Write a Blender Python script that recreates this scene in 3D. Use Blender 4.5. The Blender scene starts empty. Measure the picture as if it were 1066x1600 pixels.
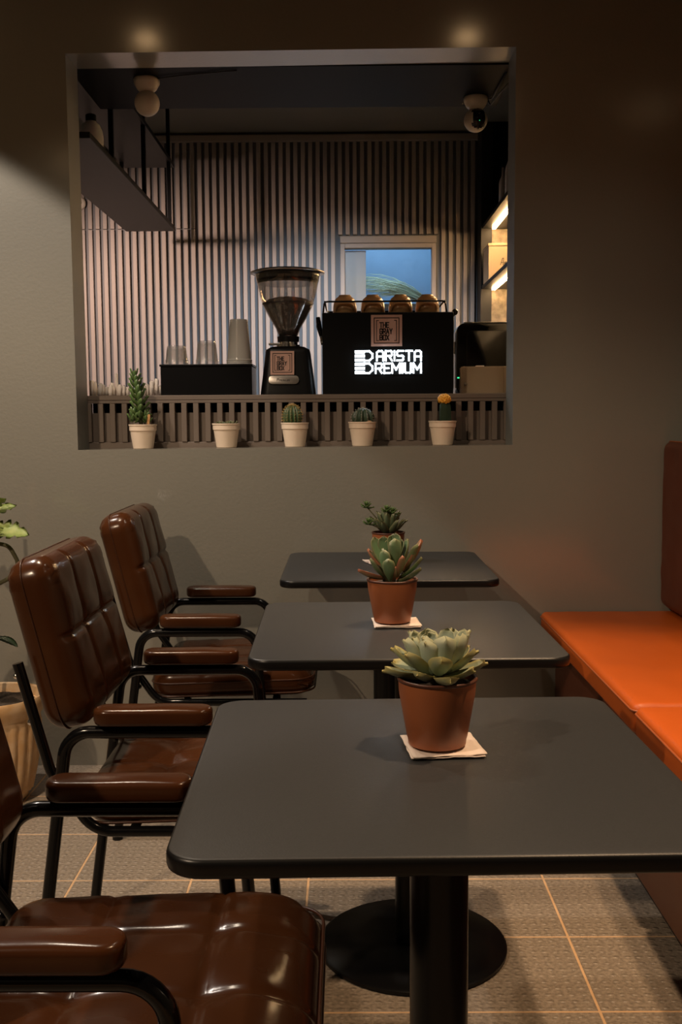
import bpy, bmesh, math, random
from mathutils import Vector, Matrix, noise
random.seed(7)
PI = math.pi
SC = bpy.context.scene
COL = SC.collection

# ------------------------------------------------------------------ camera
cam_d = bpy.data.cameras.new('camera')
cam_d.sensor_fit = 'VERTICAL'; cam_d.sensor_height = 36.0; cam_d.lens = 1637 / 1600 * 36
cam_d.clip_start = 0.05
cam = bpy.data.objects.new('camera', cam_d); COL.objects.link(cam)
cam.matrix_world = (Matrix.Translation((0, 0, 1.18)) @ Matrix.Rotation(0.0049, 4, 'Z')
                    @ Matrix.Rotation(PI / 2 - 0.0914, 4, 'X') @ Matrix.Rotation(-0.0065, 4, 'Z'))
SC.camera = cam

# ------------------------------------------------------------------ view, world, lamps
SC.view_settings.view_transform = 'Standard'; SC.view_settings.look = 'None'
SC.view_settings.gamma = 1.0; SC.view_settings.use_curve_mapping = False
SC.view_settings.exposure = 0.0
w = bpy.data.worlds.new('world'); SC.world = w; w.use_nodes = True
w.node_tree.nodes['Background'].inputs[0].default_value = (0.75, 0.85, 1.0, 1)
w.node_tree.nodes['Background'].inputs[1].default_value = 0.004

def lamp(name, kind, loc, power, color, target=None, radius=0.04, angle=None, blend=0.3, size=None):
    d = bpy.data.lights.new(name, kind); d.energy = power; d.color = color
    if kind == 'AREA':
        d.shape = 'RECTANGLE'; d.size, d.size_y = size
    else:
        d.shadow_soft_size = radius
    if kind == 'SPOT':
        d.spot_size = math.radians(angle); d.spot_blend = blend
    o = bpy.data.objects.new(name, d); COL.objects.link(o); o.location = loc
    t = Vector(target) if target else Vector(loc) - Vector((0, 0, 1))
    v = t - Vector(loc)
    o.rotation_euler = v.to_track_quat('-Z', 'Y').to_euler()
    return o
WARM = (1.0, 0.66, 0.38); NEUT = (1.0, 0.84, 0.66); COOL = (0.74, 0.87, 1.0); PINK = (1.0, 0.70, 0.56)
# dining room: recessed ceiling downlights, each a hot narrow beam in a softer spill (their fittings are built with the ceiling)
lamp('downlight_lamp', 'SPOT', (-1.52, 2.83, 2.74), 96, (1.0, 0.87, 0.76), radius=0.03, angle=93.4, blend=0.10)
lamp('downlight_lamp', 'SPOT', (-1.70, 0.30, 2.74), 170, (1.0, 0.75, 0.52), radius=0.035, angle=150, blend=0.2)
for x, y, beam, spill, wide in ((-0.83, 2.37, 70, 58, 50), (0.52, 2.37, 135, 16, 48), (0.75, 1.30, 140, 4, 68)):
    lamp('downlight_beam', 'SPOT', (x, y, 2.74), beam, WARM, radius=0.035, angle=wide, blend=0.65)
    lamp('downlight_spill', 'SPOT', (x, y, 2.74), spill, NEUT, radius=0.035, angle=120, blend=0.85)
# bar: cool ceiling lamp, warm lamp on the left wall level with the shelf, cool lamp in the store behind the hatch
lamp('bar_ceiling_lamp', 'SPOT', (-0.10, 4.55, 2.52), 180, COOL, target=(-0.10, 5.7, 0.9), radius=0.10, angle=92, blend=1.0)
lamp('bar_wall_lamp', 'SPOT', (-1.58, 4.70, 2.161), 112, PINK, target=(-1.0, 6.0, 1.25), radius=0.03, angle=108, blend=0.9)
lamp('store_lamp', 'POINT', (0.25, 6.45, 2.5), 20, (0.55, 0.76, 1.0), radius=0.06)

# ------------------------------------------------------------------ materials
def mat(name, color, rough=0.5, metal=0.0, spec=0.5, coat=0.0, var=0.0, vscale=8.0, bump=0.0, bscale=60.0,
        emit=None, estr=0.0, attr=None, color2=None, vcol=None, alpha=1.0, trans=0.0, sss=0.0, rvar=0.0, bdetail=4.0, coat_rough=0.12, coat_ior=1.5):
    m = bpy.data.materials.new(name); m.use_nodes = True
    nt = m.node_tree; N = nt.nodes; L = nt.links
    p = N['Principled BSDF']
    p.inputs['Base Color'].default_value = (*color, 1)
    p.inputs['Roughness'].default_value = rough; p.inputs['Metallic'].default_value = metal
    p.inputs['Specular IOR Level'].default_value = spec
    p.inputs['Coat Weight'].default_value = coat; p.inputs['Coat Roughness'].default_value = coat_rough
    p.inputs['Coat IOR'].default_value = coat_ior; p.inputs['Alpha'].default_value = alpha
    p.inputs['Transmission Weight'].default_value = trans
    if emit:
        p.inputs['Emission Color'].default_value = (*emit, 1); p.inputs['Emission Strength'].default_value = estr
    tc = N.new('ShaderNodeTexCoord')
    src = None
    if attr:
        a = N.new('ShaderNodeAttribute'); a.attribute_name = attr
        mx = N.new('ShaderNodeMix'); mx.data_type = 'RGBA'
        mx.inputs[6].default_value = (*color, 1); mx.inputs[7].default_value = (*color2, 1)
        L.new(a.outputs['Fac'], mx.inputs[0]); src = mx.outputs[2]
    if var > 0:
        n = N.new('ShaderNodeTexNoise'); n.inputs['Scale'].default_value = vscale; n.inputs['Detail'].default_value = 5
        L.new(tc.outputs['Object'], n.inputs['Vector'])
        mx = N.new('ShaderNodeMix'); mx.data_type = 'RGBA'
        c2 = vcol if vcol else tuple(c * 0.5 for c in color)
        mx.inputs[7].default_value = (*c2, 1)
        if src is None: mx.inputs[6].default_value = (*color, 1)
        else: L.new(src, mx.inputs[6])
        r = N.new('ShaderNodeMapRange'); r.inputs[1].default_value = 0.35; r.inputs[2].default_value = 0.75
        r.inputs[3].default_value = 0; r.inputs[4].default_value = var
        L.new(n.outputs['Fac'], r.inputs[0]); L.new(r.outputs[0], mx.inputs[0]); src = mx.outputs[2]
        if rvar:
            r2 = N.new('ShaderNodeMapRange'); r2.inputs[3].default_value = rough - rvar; r2.inputs[4].default_value = rough + rvar
            L.new(n.outputs['Fac'], r2.inputs[0]); L.new(r2.outputs[0], p.inputs['Roughness'])
    if src is not None: L.new(src, p.inputs['Base Color'])
    if bump > 0:
        n = N.new('ShaderNodeTexNoise'); n.inputs['Scale'].default_value = bscale; n.inputs['Detail'].default_value = bdetail
        L.new(tc.outputs['Object'], n.inputs['Vector'])
        b = N.new('ShaderNodeBump'); b.inputs['Strength'].default_value = bump; b.inputs['Distance'].default_value = 0.004
        L.new(n.outputs['Fac'], b.inputs['Height']); L.new(b.outputs['Normal'], p.inputs['Normal'])
    return m

def tile_mat():
    m = mat('floor_tile', (0.31, 0.255, 0.198), rough=0.42, spec=0.5, var=0.8, vscale=120, vcol=(0.11, 0.09, 0.07))
    nt = m.node_tree; N = nt.nodes; L = nt.links; p = N['Principled BSDF']
    tc = N.new('ShaderNodeTexCoord'); mp = N.new('ShaderNodeVectorMath'); mp.operation = 'SCALE'; mp.inputs[3].default_value = 1 / 0.0246
    L.new(tc.outputs['Object'], mp.inputs[0])
    fr = N.new('ShaderNodeVectorMath'); fr.operation = 'FRACTION'; L.new(mp.outputs[0], fr.inputs[0])
    sb = N.new('ShaderNodeVectorMath'); sb.operation = 'SUBTRACT'; sb.inputs[1].default_value = (.5, .5, 0); L.new(fr.outputs[0], sb.inputs[0])
    ml = N.new('ShaderNodeVectorMath'); ml.operation = 'MULTIPLY'; ml.inputs[1].default_value = (1, 1.6, 0); L.new(sb.outputs[0], ml.inputs[0])
    ln = N.new('ShaderNodeVectorMath'); ln.operation = 'LENGTH'; L.new(ml.outputs[0], ln.inputs[0])
    mr = N.new('ShaderNodeMapRange'); mr.inputs[1].default_value = 0.12; mr.inputs[2].default_value = 0.34
    mr.inputs[3].default_value = 1; mr.inputs[4].default_value = 0; L.new(ln.outputs[1], mr.inputs[0])
    n = N.new('ShaderNodeTexNoise'); n.inputs['Scale'].default_value = 260; L.new(tc.outputs['Object'], n.inputs['Vector'])
    ad = N.new('ShaderNodeMath'); ad.operation = 'MULTIPLY_ADD'; ad.inputs[1].default_value = 0.5
    L.new(n.outputs['Fac'], ad.inputs[0]); L.new(mr.outputs[0], ad.inputs[2])
    b = N.new('ShaderNodeBump'); b.inputs['Strength'].default_value = 0.7; b.inputs['Distance'].default_value = 0.003
    L.new(ad.outputs[0], b.inputs['Height']); L.new(b.outputs['Normal'], p.inputs['Normal'])
    return m

def clear_mat(name, tint, gloss=0.12, rough=0.05, haze=0.05):
    m = bpy.data.materials.new(name); m.use_nodes = True
    nt = m.node_tree; N = nt.nodes; L = nt.links
    N.remove(N['Principled BSDF']); out = N['Material Output']
    t = N.new('ShaderNodeBsdfTransparent'); t.inputs[0].default_value = (*tint, 1)
    g = N.new('ShaderNodeBsdfGlossy'); g.inputs['Roughness'].default_value = rough
    d = N.new('ShaderNodeBsdfDiffuse'); d.inputs[0].default_value = (0.8, 0.8, 0.78, 1)
    lw = N.new('ShaderNodeLayerWeight'); lw.inputs[0].default_value = 0.25
    mr = N.new('ShaderNodeMapRange'); mr.inputs[3].default_value = 0.04; mr.inputs[4].default_value = gloss + 0.4
    L.new(lw.outputs['Facing'], mr.inputs[0])
    a = N.new('ShaderNodeMixShader'); a.inputs[0].default_value = haze; L.new(t.outputs[0], a.inputs[1]); L.new(d.outputs[0], a.inputs[2])
    b = N.new('ShaderNodeMixShader'); L.new(mr.outputs[0], b.inputs[0]); L.new(a.outputs[0], b.inputs[1]); L.new(g.outputs[0], b.inputs[2])
    L.new(b.outputs[0], out.inputs[0])
    return m

M = {}
M['wall'] = mat('wall_paint', (0.235, 0.222, 0.182), rough=0.45, spec=0.3, coat=1.0, coat_ior=1.75, coat_rough=0.15, var=0.35, vscale=2.2, vcol=(0.205, 0.192, 0.158), bump=0.16, bscale=95, bdetail=3)
M['wall_dark'] = mat('dark_wall_paint', (0.035, 0.033, 0.028), rough=0.6)
M['jamb'] = mat('jamb_paint', (0.21, 0.215, 0.20), rough=0.5, var=0.3, vscale=4, vcol=(0.17, 0.175, 0.165))
M['ceiling'] = mat('ceiling_paint', (0.018, 0.017, 0.015), rough=0.8)
M['bar_paint'] = mat('bar_paint', (0.14, 0.135, 0.115), rough=0.7, var=0.2, vscale=3)
M['bar_slat'] = mat('back_wall_slat', (0.33, 0.285, 0.26), rough=0.55, var=0.25, vscale=5, vcol=(0.28, 0.245, 0.225))
M['bar_groove'] = mat('back_wall_panel', (0.135, 0.14, 0.15), rough=0.6)
M['counter'] = mat('counter_laminate', (0.155, 0.118, 0.092), rough=0.5, var=0.4, vscale=9, vcol=(0.12, 0.092, 0.072))
M['counter_back'] = mat('counter_panel', (0.085, 0.065, 0.05), rough=0.6)
M['soffit'] = mat('soffit_laminate', (0.006, 0.0064, 0.0068), rough=0.5, spec=0.06, var=0.3, vscale=3)
M['shelf'] = mat('shelf_laminate', (0.022, 0.022, 0.022), rough=0.42, spec=0.12)
M['black_metal'] = mat('black_powder_coat', (0.005, 0.005, 0.0055), rough=0.36, spec=0.25)
M['chair_tube'] = mat('black_gloss_tube', (0.004, 0.004, 0.0045), rough=0.16, spec=0.3)
M['tile'] = tile_mat()
M['grout'] = mat('tile_grout', (0.62, 0.40, 0.22), rough=0.85, var=0.3, vscale=40)
M['leather'] = mat('brown_leather', (0.058, 0.020, 0.007), rough=0.20, spec=0.24, coat=0.0, var=0.6, vscale=7, vcol=(0.032, 0.010, 0.004), bump=0.06, bscale=38, rvar=0.04)
M['piping'] = mat('leather_piping', (0.045, 0.015, 0.006), rough=0.35, spec=0.3)
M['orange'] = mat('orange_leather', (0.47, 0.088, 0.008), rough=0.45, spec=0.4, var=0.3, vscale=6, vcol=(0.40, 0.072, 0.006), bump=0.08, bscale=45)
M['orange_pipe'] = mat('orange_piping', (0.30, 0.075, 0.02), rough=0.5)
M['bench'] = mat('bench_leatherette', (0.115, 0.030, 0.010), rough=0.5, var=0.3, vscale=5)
M['orange_shaded'] = mat('orange_leather_shaded', (0.11, 0.024, 0.007), rough=0.5, var=0.3, vscale=5, bump=0.06, bscale=40)  # seat leather again, the back cushion's shade put into its colour
M['table'] = mat('table_laminate', (0.036, 0.037, 0.039), rough=0.42, spec=0.3, var=0.4, vscale=300, vcol=(0.024, 0.0245, 0.0255), bump=0.06, bscale=500)
M['table_edge'] = mat('table_edge', (0.005, 0.005, 0.0055), rough=0.35, spec=0.3)
M['base'] = mat('table_base', (0.004, 0.004, 0.0045), rough=0.28, spec=0.25)
M['brown_pot'] = mat('brown_plastic', (0.31, 0.095, 0.032), rough=0.42, var=0.6, vscale=14, vcol=(0.20, 0.058, 0.022))
M['brown_pot_rim'] = mat('brown_plastic_rim', (0.10, 0.035, 0.02), rough=0.4)
M['beige_pot'] = mat('beige_plastic', (0.84, 0.68, 0.52), rough=0.45, var=0.15, vscale=20)
M['soil'] = mat('soil', (0.035, 0.024, 0.017), rough=0.95, var=0.8, vscale=90, vcol=(0.09, 0.065, 0.045), bump=1.0, bscale=130)
M['napkin'] = mat('paper_napkin', (0.78, 0.66, 0.58), rough=0.9, bump=0.25, bscale=160)
M['echeveria'] = mat('powdery_leaf', (0.30, 0.365, 0.30), rough=0.6, attr='edge', color2=(0.44, 0.44, 0.25), var=0.3, vscale=60, vcol=(0.34, 0.38, 0.31))
M['echeveria_low'] = mat('outer_leaf', (0.23, 0.28, 0.19), rough=0.55, attr='edge', color2=(0.42, 0.36, 0.12))
M['paddle'] = mat('paddle_leaf', (0.095, 0.175, 0.085), rough=0.42, attr='edge', color2=(0.20, 0.17, 0.08), var=0.4, vscale=30, vcol=(0.15, 0.22, 0.12))
M['paddle_red'] = mat('reddish_leaf', (0.20, 0.15, 0.075), rough=0.42, attr='edge', color2=(0.34, 0.10, 0.06))
M['dusk'] = mat('dusky_leaf', (0.085, 0.115, 0.06), rough=0.45, attr='edge', color2=(0.17, 0.16, 0.07))
M['jade'] = mat('green_leaf', (0.065, 0.13, 0.035), rough=0.4, attr='edge', color2=(0.15, 0.22, 0.06), var=0.4, vscale=40, vcol=(0.03, 0.07, 0.025))
M['stem'] = mat('plant_stem', (0.09, 0.085, 0.04), rough=0.7)
M['cactus'] = mat('cactus_skin', (0.035, 0.075, 0.025), rough=0.5, attr='edge', color2=(0.16, 0.15, 0.06))
M['cactus_dark'] = mat('dark_cactus_skin', (0.03, 0.055, 0.03), rough=0.45, attr='edge', color2=(0.13, 0.14, 0.10))
M['spine'] = mat('cactus_spine', (0.55, 0.36, 0.12), rough=0.6)
M['spine_pale'] = mat('pale_cactus_spine', (0.5, 0.47, 0.4), rough=0.6)
M['yellow'] = mat('yellow_cactus', (0.85, 0.42, 0.04), rough=0.5, var=0.5, vscale=60, vcol=(0.75, 0.27, 0.02))
M['wood_stick'] = mat('wooden_stick', (0.55, 0.28, 0.10), rough=0.7, var=0.3, vscale=40)
M['pebble'] = mat('small_stone', (0.62, 0.36, 0.2), rough=0.7)
M['black_box'] = mat('black_acrylic', (0.003, 0.003, 0.0035), rough=0.30, spec=0.15)
M['panel_black'] = mat('machine_panel', (0.004, 0.0045, 0.005), rough=0.40, spec=0.2)
M['sticker'] = mat('sticker_paper', (0.60, 0.37, 0.30), rough=0.6)
M['ink'] = mat('sticker_ink', (0.02, 0.012, 0.012), rough=0.6)
M['led'] = mat('led_letter', (0.9, 0.95, 1.0), emit=(0.86, 0.95, 1.0), estr=6)
M['led_halo'] = mat('led_edge', (0.9, 0.95, 1.0), emit=(0.66, 0.85, 1.0), estr=2.2)
M['strip'] = mat('led_strip', (1, 0.8, 0.5), emit=(1.0, 0.62, 0.29), estr=120)
M['green_led'] = mat('green_indicator', (0.05, 0.9, 0.3), emit=(0.05, 0.9, 0.35), estr=1.2)
M['diffuser'] = mat('lamp_diffuser', (1, .9, .7), emit=(1.0, 0.62, 0.30), estr=20)
M['chrome'] = mat('chrome', (0.75, 0.73, 0.70), rough=0.13, metal=1.0)
M['dull_chrome'] = mat('brushed_plate', (0.50, 0.46, 0.42), rough=0.32, metal=1.0)
M['gloss_black'] = mat('gloss_black', (0.006, 0.006, 0.006), rough=0.10, coat=0.4)
M['hopper'] = clear_mat('clear_hopper', (0.93, 0.90, 0.87), gloss=0.25)
M['cup_clear'] = clear_mat('clear_cup', (0.97, 0.96, 0.95), gloss=0.22, rough=0.08, haze=0.07)
M['cup_pale'] = clear_mat('pale_cup', (0.88, 0.84, 0.78), gloss=0.15, rough=0.15, haze=0.55)
M['pane'] = clear_mat('window_glass', (0.90, 0.94, 0.97), gloss=0.05, haze=0.01)
M['pane_frost'] = clear_mat('frosted_glass', (0.42, 0.44, 0.45), gloss=0.2, rough=0.3, haze=0.25)
M['beans'] = mat('coffee_beans', (0.028, 0.016, 0.011), rough=0.5, bump=1.0, bscale=150)
M['cup_wood'] = mat('tan_cup', (0.74, 0.43, 0.20), rough=0.32, coat=0.3, var=0.3, vscale=20)
M['paper'] = mat('straw_paper', (0.92, 0.84, 0.78), rough=0.85, bump=0.3, bscale=200)
M['white'] = mat('white_plastic', (0.62, 0.56, 0.48), rough=0.38)
M['white_jug'] = mat('white_bottle', (0.75, 0.72, 0.72), rough=0.4, trans=0.25)
M['face'] = mat('black_lens_face', (0.004, 0.004, 0.005), rough=0.12)
M['beige_box'] = mat('beige_box', (0.42, 0.32, 0.215), rough=0.6, var=0.15, vscale=10)
M['kraft'] = mat('cream_box', (0.60, 0.46, 0.30), rough=0.65)
M['stone'] = mat('stone_cladding', (0.27, 0.22, 0.16), rough=0.85, var=0.9, vscale=24, vcol=(0.05, 0.042, 0.03), bump=1.0, bscale=45)
M['blue_wall'] = mat('store_wall', (0.24, 0.36, 0.46), rough=0.7, var=0.3, vscale=5)
M['grass'] = mat('dried_grass', (0.50, 0.54, 0.34), rough=0.7)
M['bag'] = mat('plastic_wrap', (0.55, 0.72, 0.70), rough=0.25, trans=0.2)
M['bottle_glass'] = mat('bottle_label', (0.55, 0.50, 0.50), rough=0.25)
M['dark_glass'] = mat('dark_glass', (0.02, 0.018, 0.016), rough=0.08, coat=0.3)
M['terracotta'] = mat('terracotta_glaze', (0.60, 0.36, 0.16), rough=0.55, var=0.8, vscale=25, vcol=(0.74, 0.56, 0.36))
M['monstera'] = mat('variegated_leaf', (0.20, 0.30, 0.06), rough=0.4, var=1.0, vscale=22, vcol=(0.50, 0.52, 0.20))
M['dark_leaf'] = mat('dark_leaf', (0.03, 0.06, 0.025), rough=0.35)
M['cable'] = mat('black_cable', (0.012, 0.012, 0.012), rough=0.5)

# ------------------------------------------------------------------ mesh helpers
def link(o, parent=None):
    COL.objects.link(o)
    if parent is not None: o.parent = parent
    return o
def obj(name, bm, m, parent=None, smooth=True, recalc=True, auto=None):
    if recalc: bmesh.ops.recalc_face_normals(bm, faces=bm.faces)
    me = bpy.data.meshes.new(name); bm.to_mesh(me); bm.free()
    if isinstance(m, (list, tuple)):
        for k in m: me.materials.append(M[k])
    else: me.materials.append(M[m])
    if smooth:
        me.polygons.foreach_set('use_smooth', [True] * len(me.polygons))
        if auto: me.set_sharp_from_angle(angle=math.radians(auto))
    return link(bpy.data.objects.new(name, me), parent)
def tag(o, label, cat, group=None, kind=None):
    o['label'] = label; o['category'] = cat
    if group: o['group'] = group
    if kind: o['kind'] = kind
    return o
def thing(name, label, cat, loc=(0, 0, 0), rz=0.0, group=None):
    o = bpy.data.objects.new(name, None); o.empty_display_size = 0.05
    o.location = loc; o.rotation_euler = (0, 0, rz); link(o)
    return tag(o, label, cat, group)
def struct(o):
    o['kind'] = 'structure'; return o
def copy_tree(o, parent=None):
    c = o.copy(); COL.objects.link(c)
    if parent is not None: c.parent = parent
    for ch in list(o.children): copy_tree(ch, c)
    return c
def box(bm, x0, x1, y0, y1, z0, z1, bevel=0.0, seg=2):
    r = bmesh.ops.create_cube(bm, size=1.0)
    vs = r['verts']
    for v in vs:
        v.co = Vector((x0 + (v.co.x + .5) * (x1 - x0), y0 + (v.co.y + .5) * (y1 - y0), z0 + (v.co.z + .5) * (z1 - z0)))
    if bevel > 0:
        es = list({e for v in vs for e in v.link_edges})
        bmesh.ops.bevel(bm, geom=es, offset=bevel, segments=seg, affect='EDGES', profile=0.5)
    return bm
def nbox(*a, **k): return box(bmesh.new(), *a, **k)
def fillet(pts, r, n=6):
    pts = [Vector(p) for p in pts]
    rs = r if isinstance(r, (list, tuple)) else [r] * (len(pts) - 2)
    out = [pts[0]]
    for i in range(1, len(pts) - 1):
        a, b, c = pts[i - 1], pts[i], pts[i + 1]
        u = (a - b).normalized(); v = (c - b).normalized()
        ang = u.angle(v)
        d = min(rs[i - 1] / math.tan(ang / 2), (a - b).length * .49, (c - b).length * .49)
        p0, p1 = b + u * d, b + v * d
        rad = d * math.tan(ang / 2)
        cen = b + (u + v).normalized() * (rad / math.sin(ang / 2))
        e0, e1 = (p0 - cen).normalized(), (p1 - cen).normalized(); rad = (p0 - cen).length
        for k in range(n + 1):
            out.append(cen + e0.slerp(e1, k / n) * rad)
    out.append(pts[-1])
    return out
def tube(bm, pts, r, n=10, caps=True, closed=False):
    pts = [Vector(p) for p in pts]; m = len(pts)
    rr = r if isinstance(r, (list, tuple)) else [r] * m
    rings = []; up = None
    for i, p in enumerate(pts):
        if closed: t = (pts[(i + 1) % m] - pts[i - 1]).normalized()
        else: t = (pts[min(i + 1, m - 1)] - pts[max(i - 1, 0)]).normalized()
        if up is None:
            up = t.orthogonal().normalized()
        up = (up - t * up.dot(t)).normalized()
        s = t.cross(up)
        rings.append([bm.verts.new(p + (up * math.cos(2 * PI * k / n) + s * math.sin(2 * PI * k / n)) * rr[i]) for k in range(n)])
    for i in range(m if closed else m - 1):
        a, b = rings[i], rings[(i + 1) % m]
        for k in range(n): bm.faces.new((a[k], a[(k + 1) % n], b[(k + 1) % n], b[k]))
    if caps and not closed:
        bm.faces.new(rings[0][::-1]); bm.faces.new(rings[-1])
    return bm
def ntube(*a, **k): return tube(bmesh.new(), *a, **k)
def lathe(bm, prof, n=32, c=(0, 0), z0=0.0, rib=None):
    rings = []
    for (r, z) in prof:
        if r < 1e-6: rings.append([bm.verts.new((c[0], c[1], z0 + z))]); continue
        rg = []
        for k in range(n):
            a = 2 * PI * k / n
            q = r * (rib(a, z) if rib else 1.0)
            rg.append(bm.verts.new((c[0] + q * math.cos(a), c[1] + q * math.sin(a), z0 + z)))
        rings.append(rg)
    for a, b in zip(rings, rings[1:]):
        if len(a) == 1 and len(b) == 1: continue
        for k in range(n):
            if len(a) == 1: bm.faces.new((a[0], b[k], b[(k + 1) % n]))
            elif len(b) == 1: bm.faces.new((a[k], a[(k + 1) % n], b[0]))
            else: bm.faces.new((a[k], a[(k + 1) % n], b[(k + 1) % n], b[k]))
    return bm
def nlathe(*a, **k): return lathe(bmesh.new(), *a, **k)
def prism(bm, outline, z0, z1, bevel=0.0):
    """outline in XY, extruded in Z"""
    vs = [bm.verts.new((x, y, z0)) for x, y in outline]
    f = bm.faces.new(vs)
    r = bmesh.ops.extrude_face_region(bm, geom=[f])
    top = [v for v in r['geom'] if isinstance(v, bmesh.types.BMVert)]
    for v in top: v.co.z = z1
    if bevel:
        ts = set(top); bs = set(vs)
        es = [e for e in bm.edges if (e.verts[0] in ts and e.verts[1] in ts) or (e.verts[0] in bs and e.verts[1] in bs)]
        bmesh.ops.bevel(bm, geom=es, offset=bevel, segments=3, affect='EDGES', profile=0.5)
    return bm
def rrect(a, b, r, n=8):
    """rounded rectangle outline, half sizes a, b"""
    out = []
    for cx, cy, s in ((a - r, b - r, 0), (-a + r, b - r, PI / 2), (-a + r, -b + r, PI), (a - r, -b + r, 1.5 * PI)):
        for k in range(n + 1):
            t = s + k / n * PI / 2
            out.append((cx + r * math.cos(t), cy + r * math.sin(t)))
    return out
def spaced(h, r, n, m):
    """grid coordinates from -h to h, denser near the border"""
    e = [h - r * (1 - math.sin(i / m * PI / 2)) for i in range(m + 1)]   # from h-r to h
    e = [h - r + r * math.sin(i / m * PI / 2) for i in range(m + 1)]
    mid = [-(h - r) + 2 * (h - r) * i / n for i in range(1, n)]
    return [-x for x in e[::-1]] + mid + e
def cushion(a, b, T, R, r, seam_x=(), seam_y=(), depth=0.008, puff=0.008, tuft=0.006, n=44, wrinkle=0.0, seed=0, fall=0.0):
    """upholstered pad lying in XY, half sizes a, b, thickness T (z from -T/2), plan radius R, edge radius r, stitched seams on top"""
    bm = bmesh.new()
    xs = spaced(a, max(R, r), n, 8); ys = spaced(b, max(R, r), n, 8)
    nx, ny = len(xs), len(ys)
    cx = [-a] + list(seam_x) + [a]; cy = [-b] + list(seam_y) + [b]
    def cell(v, c):
        for u, w_ in zip(c, c[1:]):
            if v <= w_: return (v - u) / (w_ - u)
        return 1.0
    def plan(x, y):
        dx = abs(x) - (a - R); dy = abs(y) - (b - R)
        if dx > 0 and dy > 0:
            k = max(dx, dy) / math.hypot(dx, dy)
            return (math.copysign(a - R + dx * k, x), math.copysign(b - R + dy * k, y))
        return x, y
    def top(x, y):
        d = min(a - abs(x), b - abs(y)); q = r - min(d, r)
        z = T / 2 - r + math.sqrt(max(r * r - q * q, 0))
        f = min(1.0, d / (r * 1.5))
        pf = math.sin(PI * min(max(cell(x, cx), 0), 1)) * math.sin(PI * min(max(cell(y, cy), 0), 1))
        z += puff * f * max(pf, 0) ** .6
        sx = min([abs(x - s) for s in seam_x], default=9); sy = min([abs(y - s) for s in seam_y], default=9)
        g = max(math.exp(-(sx / .0055) ** 2), math.exp(-(sy / .0055) ** 2))
        z -= depth * g * min(1, d / .012)
        if seam_x and seam_y: z -= tuft * math.exp(-((sx * sx + sy * sy) / .026 ** 2)) * f
        if fall: z -= fall * max(0, x - .10) ** 2
        if wrinkle: z += wrinkle * f * noise.noise(Vector((x * 16, y * 16, seed)))
        return z
    tv = {}; bv = {}
    for i, x in enumerate(xs):
        for j, y in enumerate(ys):
            px, py = plan(x, y)
            tv[i, j] = bm.verts.new((px, py, top(x, y)))
            d = min(a - abs(x), b - abs(y)); q = r - min(d, r)
            zb = T / 2 - r + math.sqrt(max(r * r - q * q, 0))
            bv[i, j] = bm.verts.new((px, py, -zb))
    for i in range(nx - 1):
        for j in range(ny - 1):
            bm.faces.new((tv[i, j], tv[i + 1, j], tv[i + 1, j + 1], tv[i, j + 1]))
            bm.faces.new((bv[i, j], bv[i, j + 1], bv[i + 1, j + 1], bv[i + 1, j]))
    rim = [(i, 0) for i in range(nx)] + [(nx - 1, j) for j in range(1, ny)] + [(i, ny - 1) for i in range(nx - 2, -1, -1)] + [(0, j) for j in range(ny - 2, 0, -1)]
    for k in range(len(rim)):
        p, q = rim[k], rim[(k + 1) % len(rim)]
        bm.faces.new((tv[p], bv[p], bv[q], tv[q]))
    return bm
def xform(bm, mtx):
    bmesh.ops.transform(bm, matrix=mtx, verts=bm.verts); return bm
def sphere(bm, c, r, u=20, v=12, sc=(1, 1, 1)):
    bmesh.ops.create_uvsphere(bm, u_segments=u, v_segments=v, radius=r,
                              matrix=Matrix.Translation(c) @ Matrix.Diagonal((*sc, 1)))
    return bm
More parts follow.
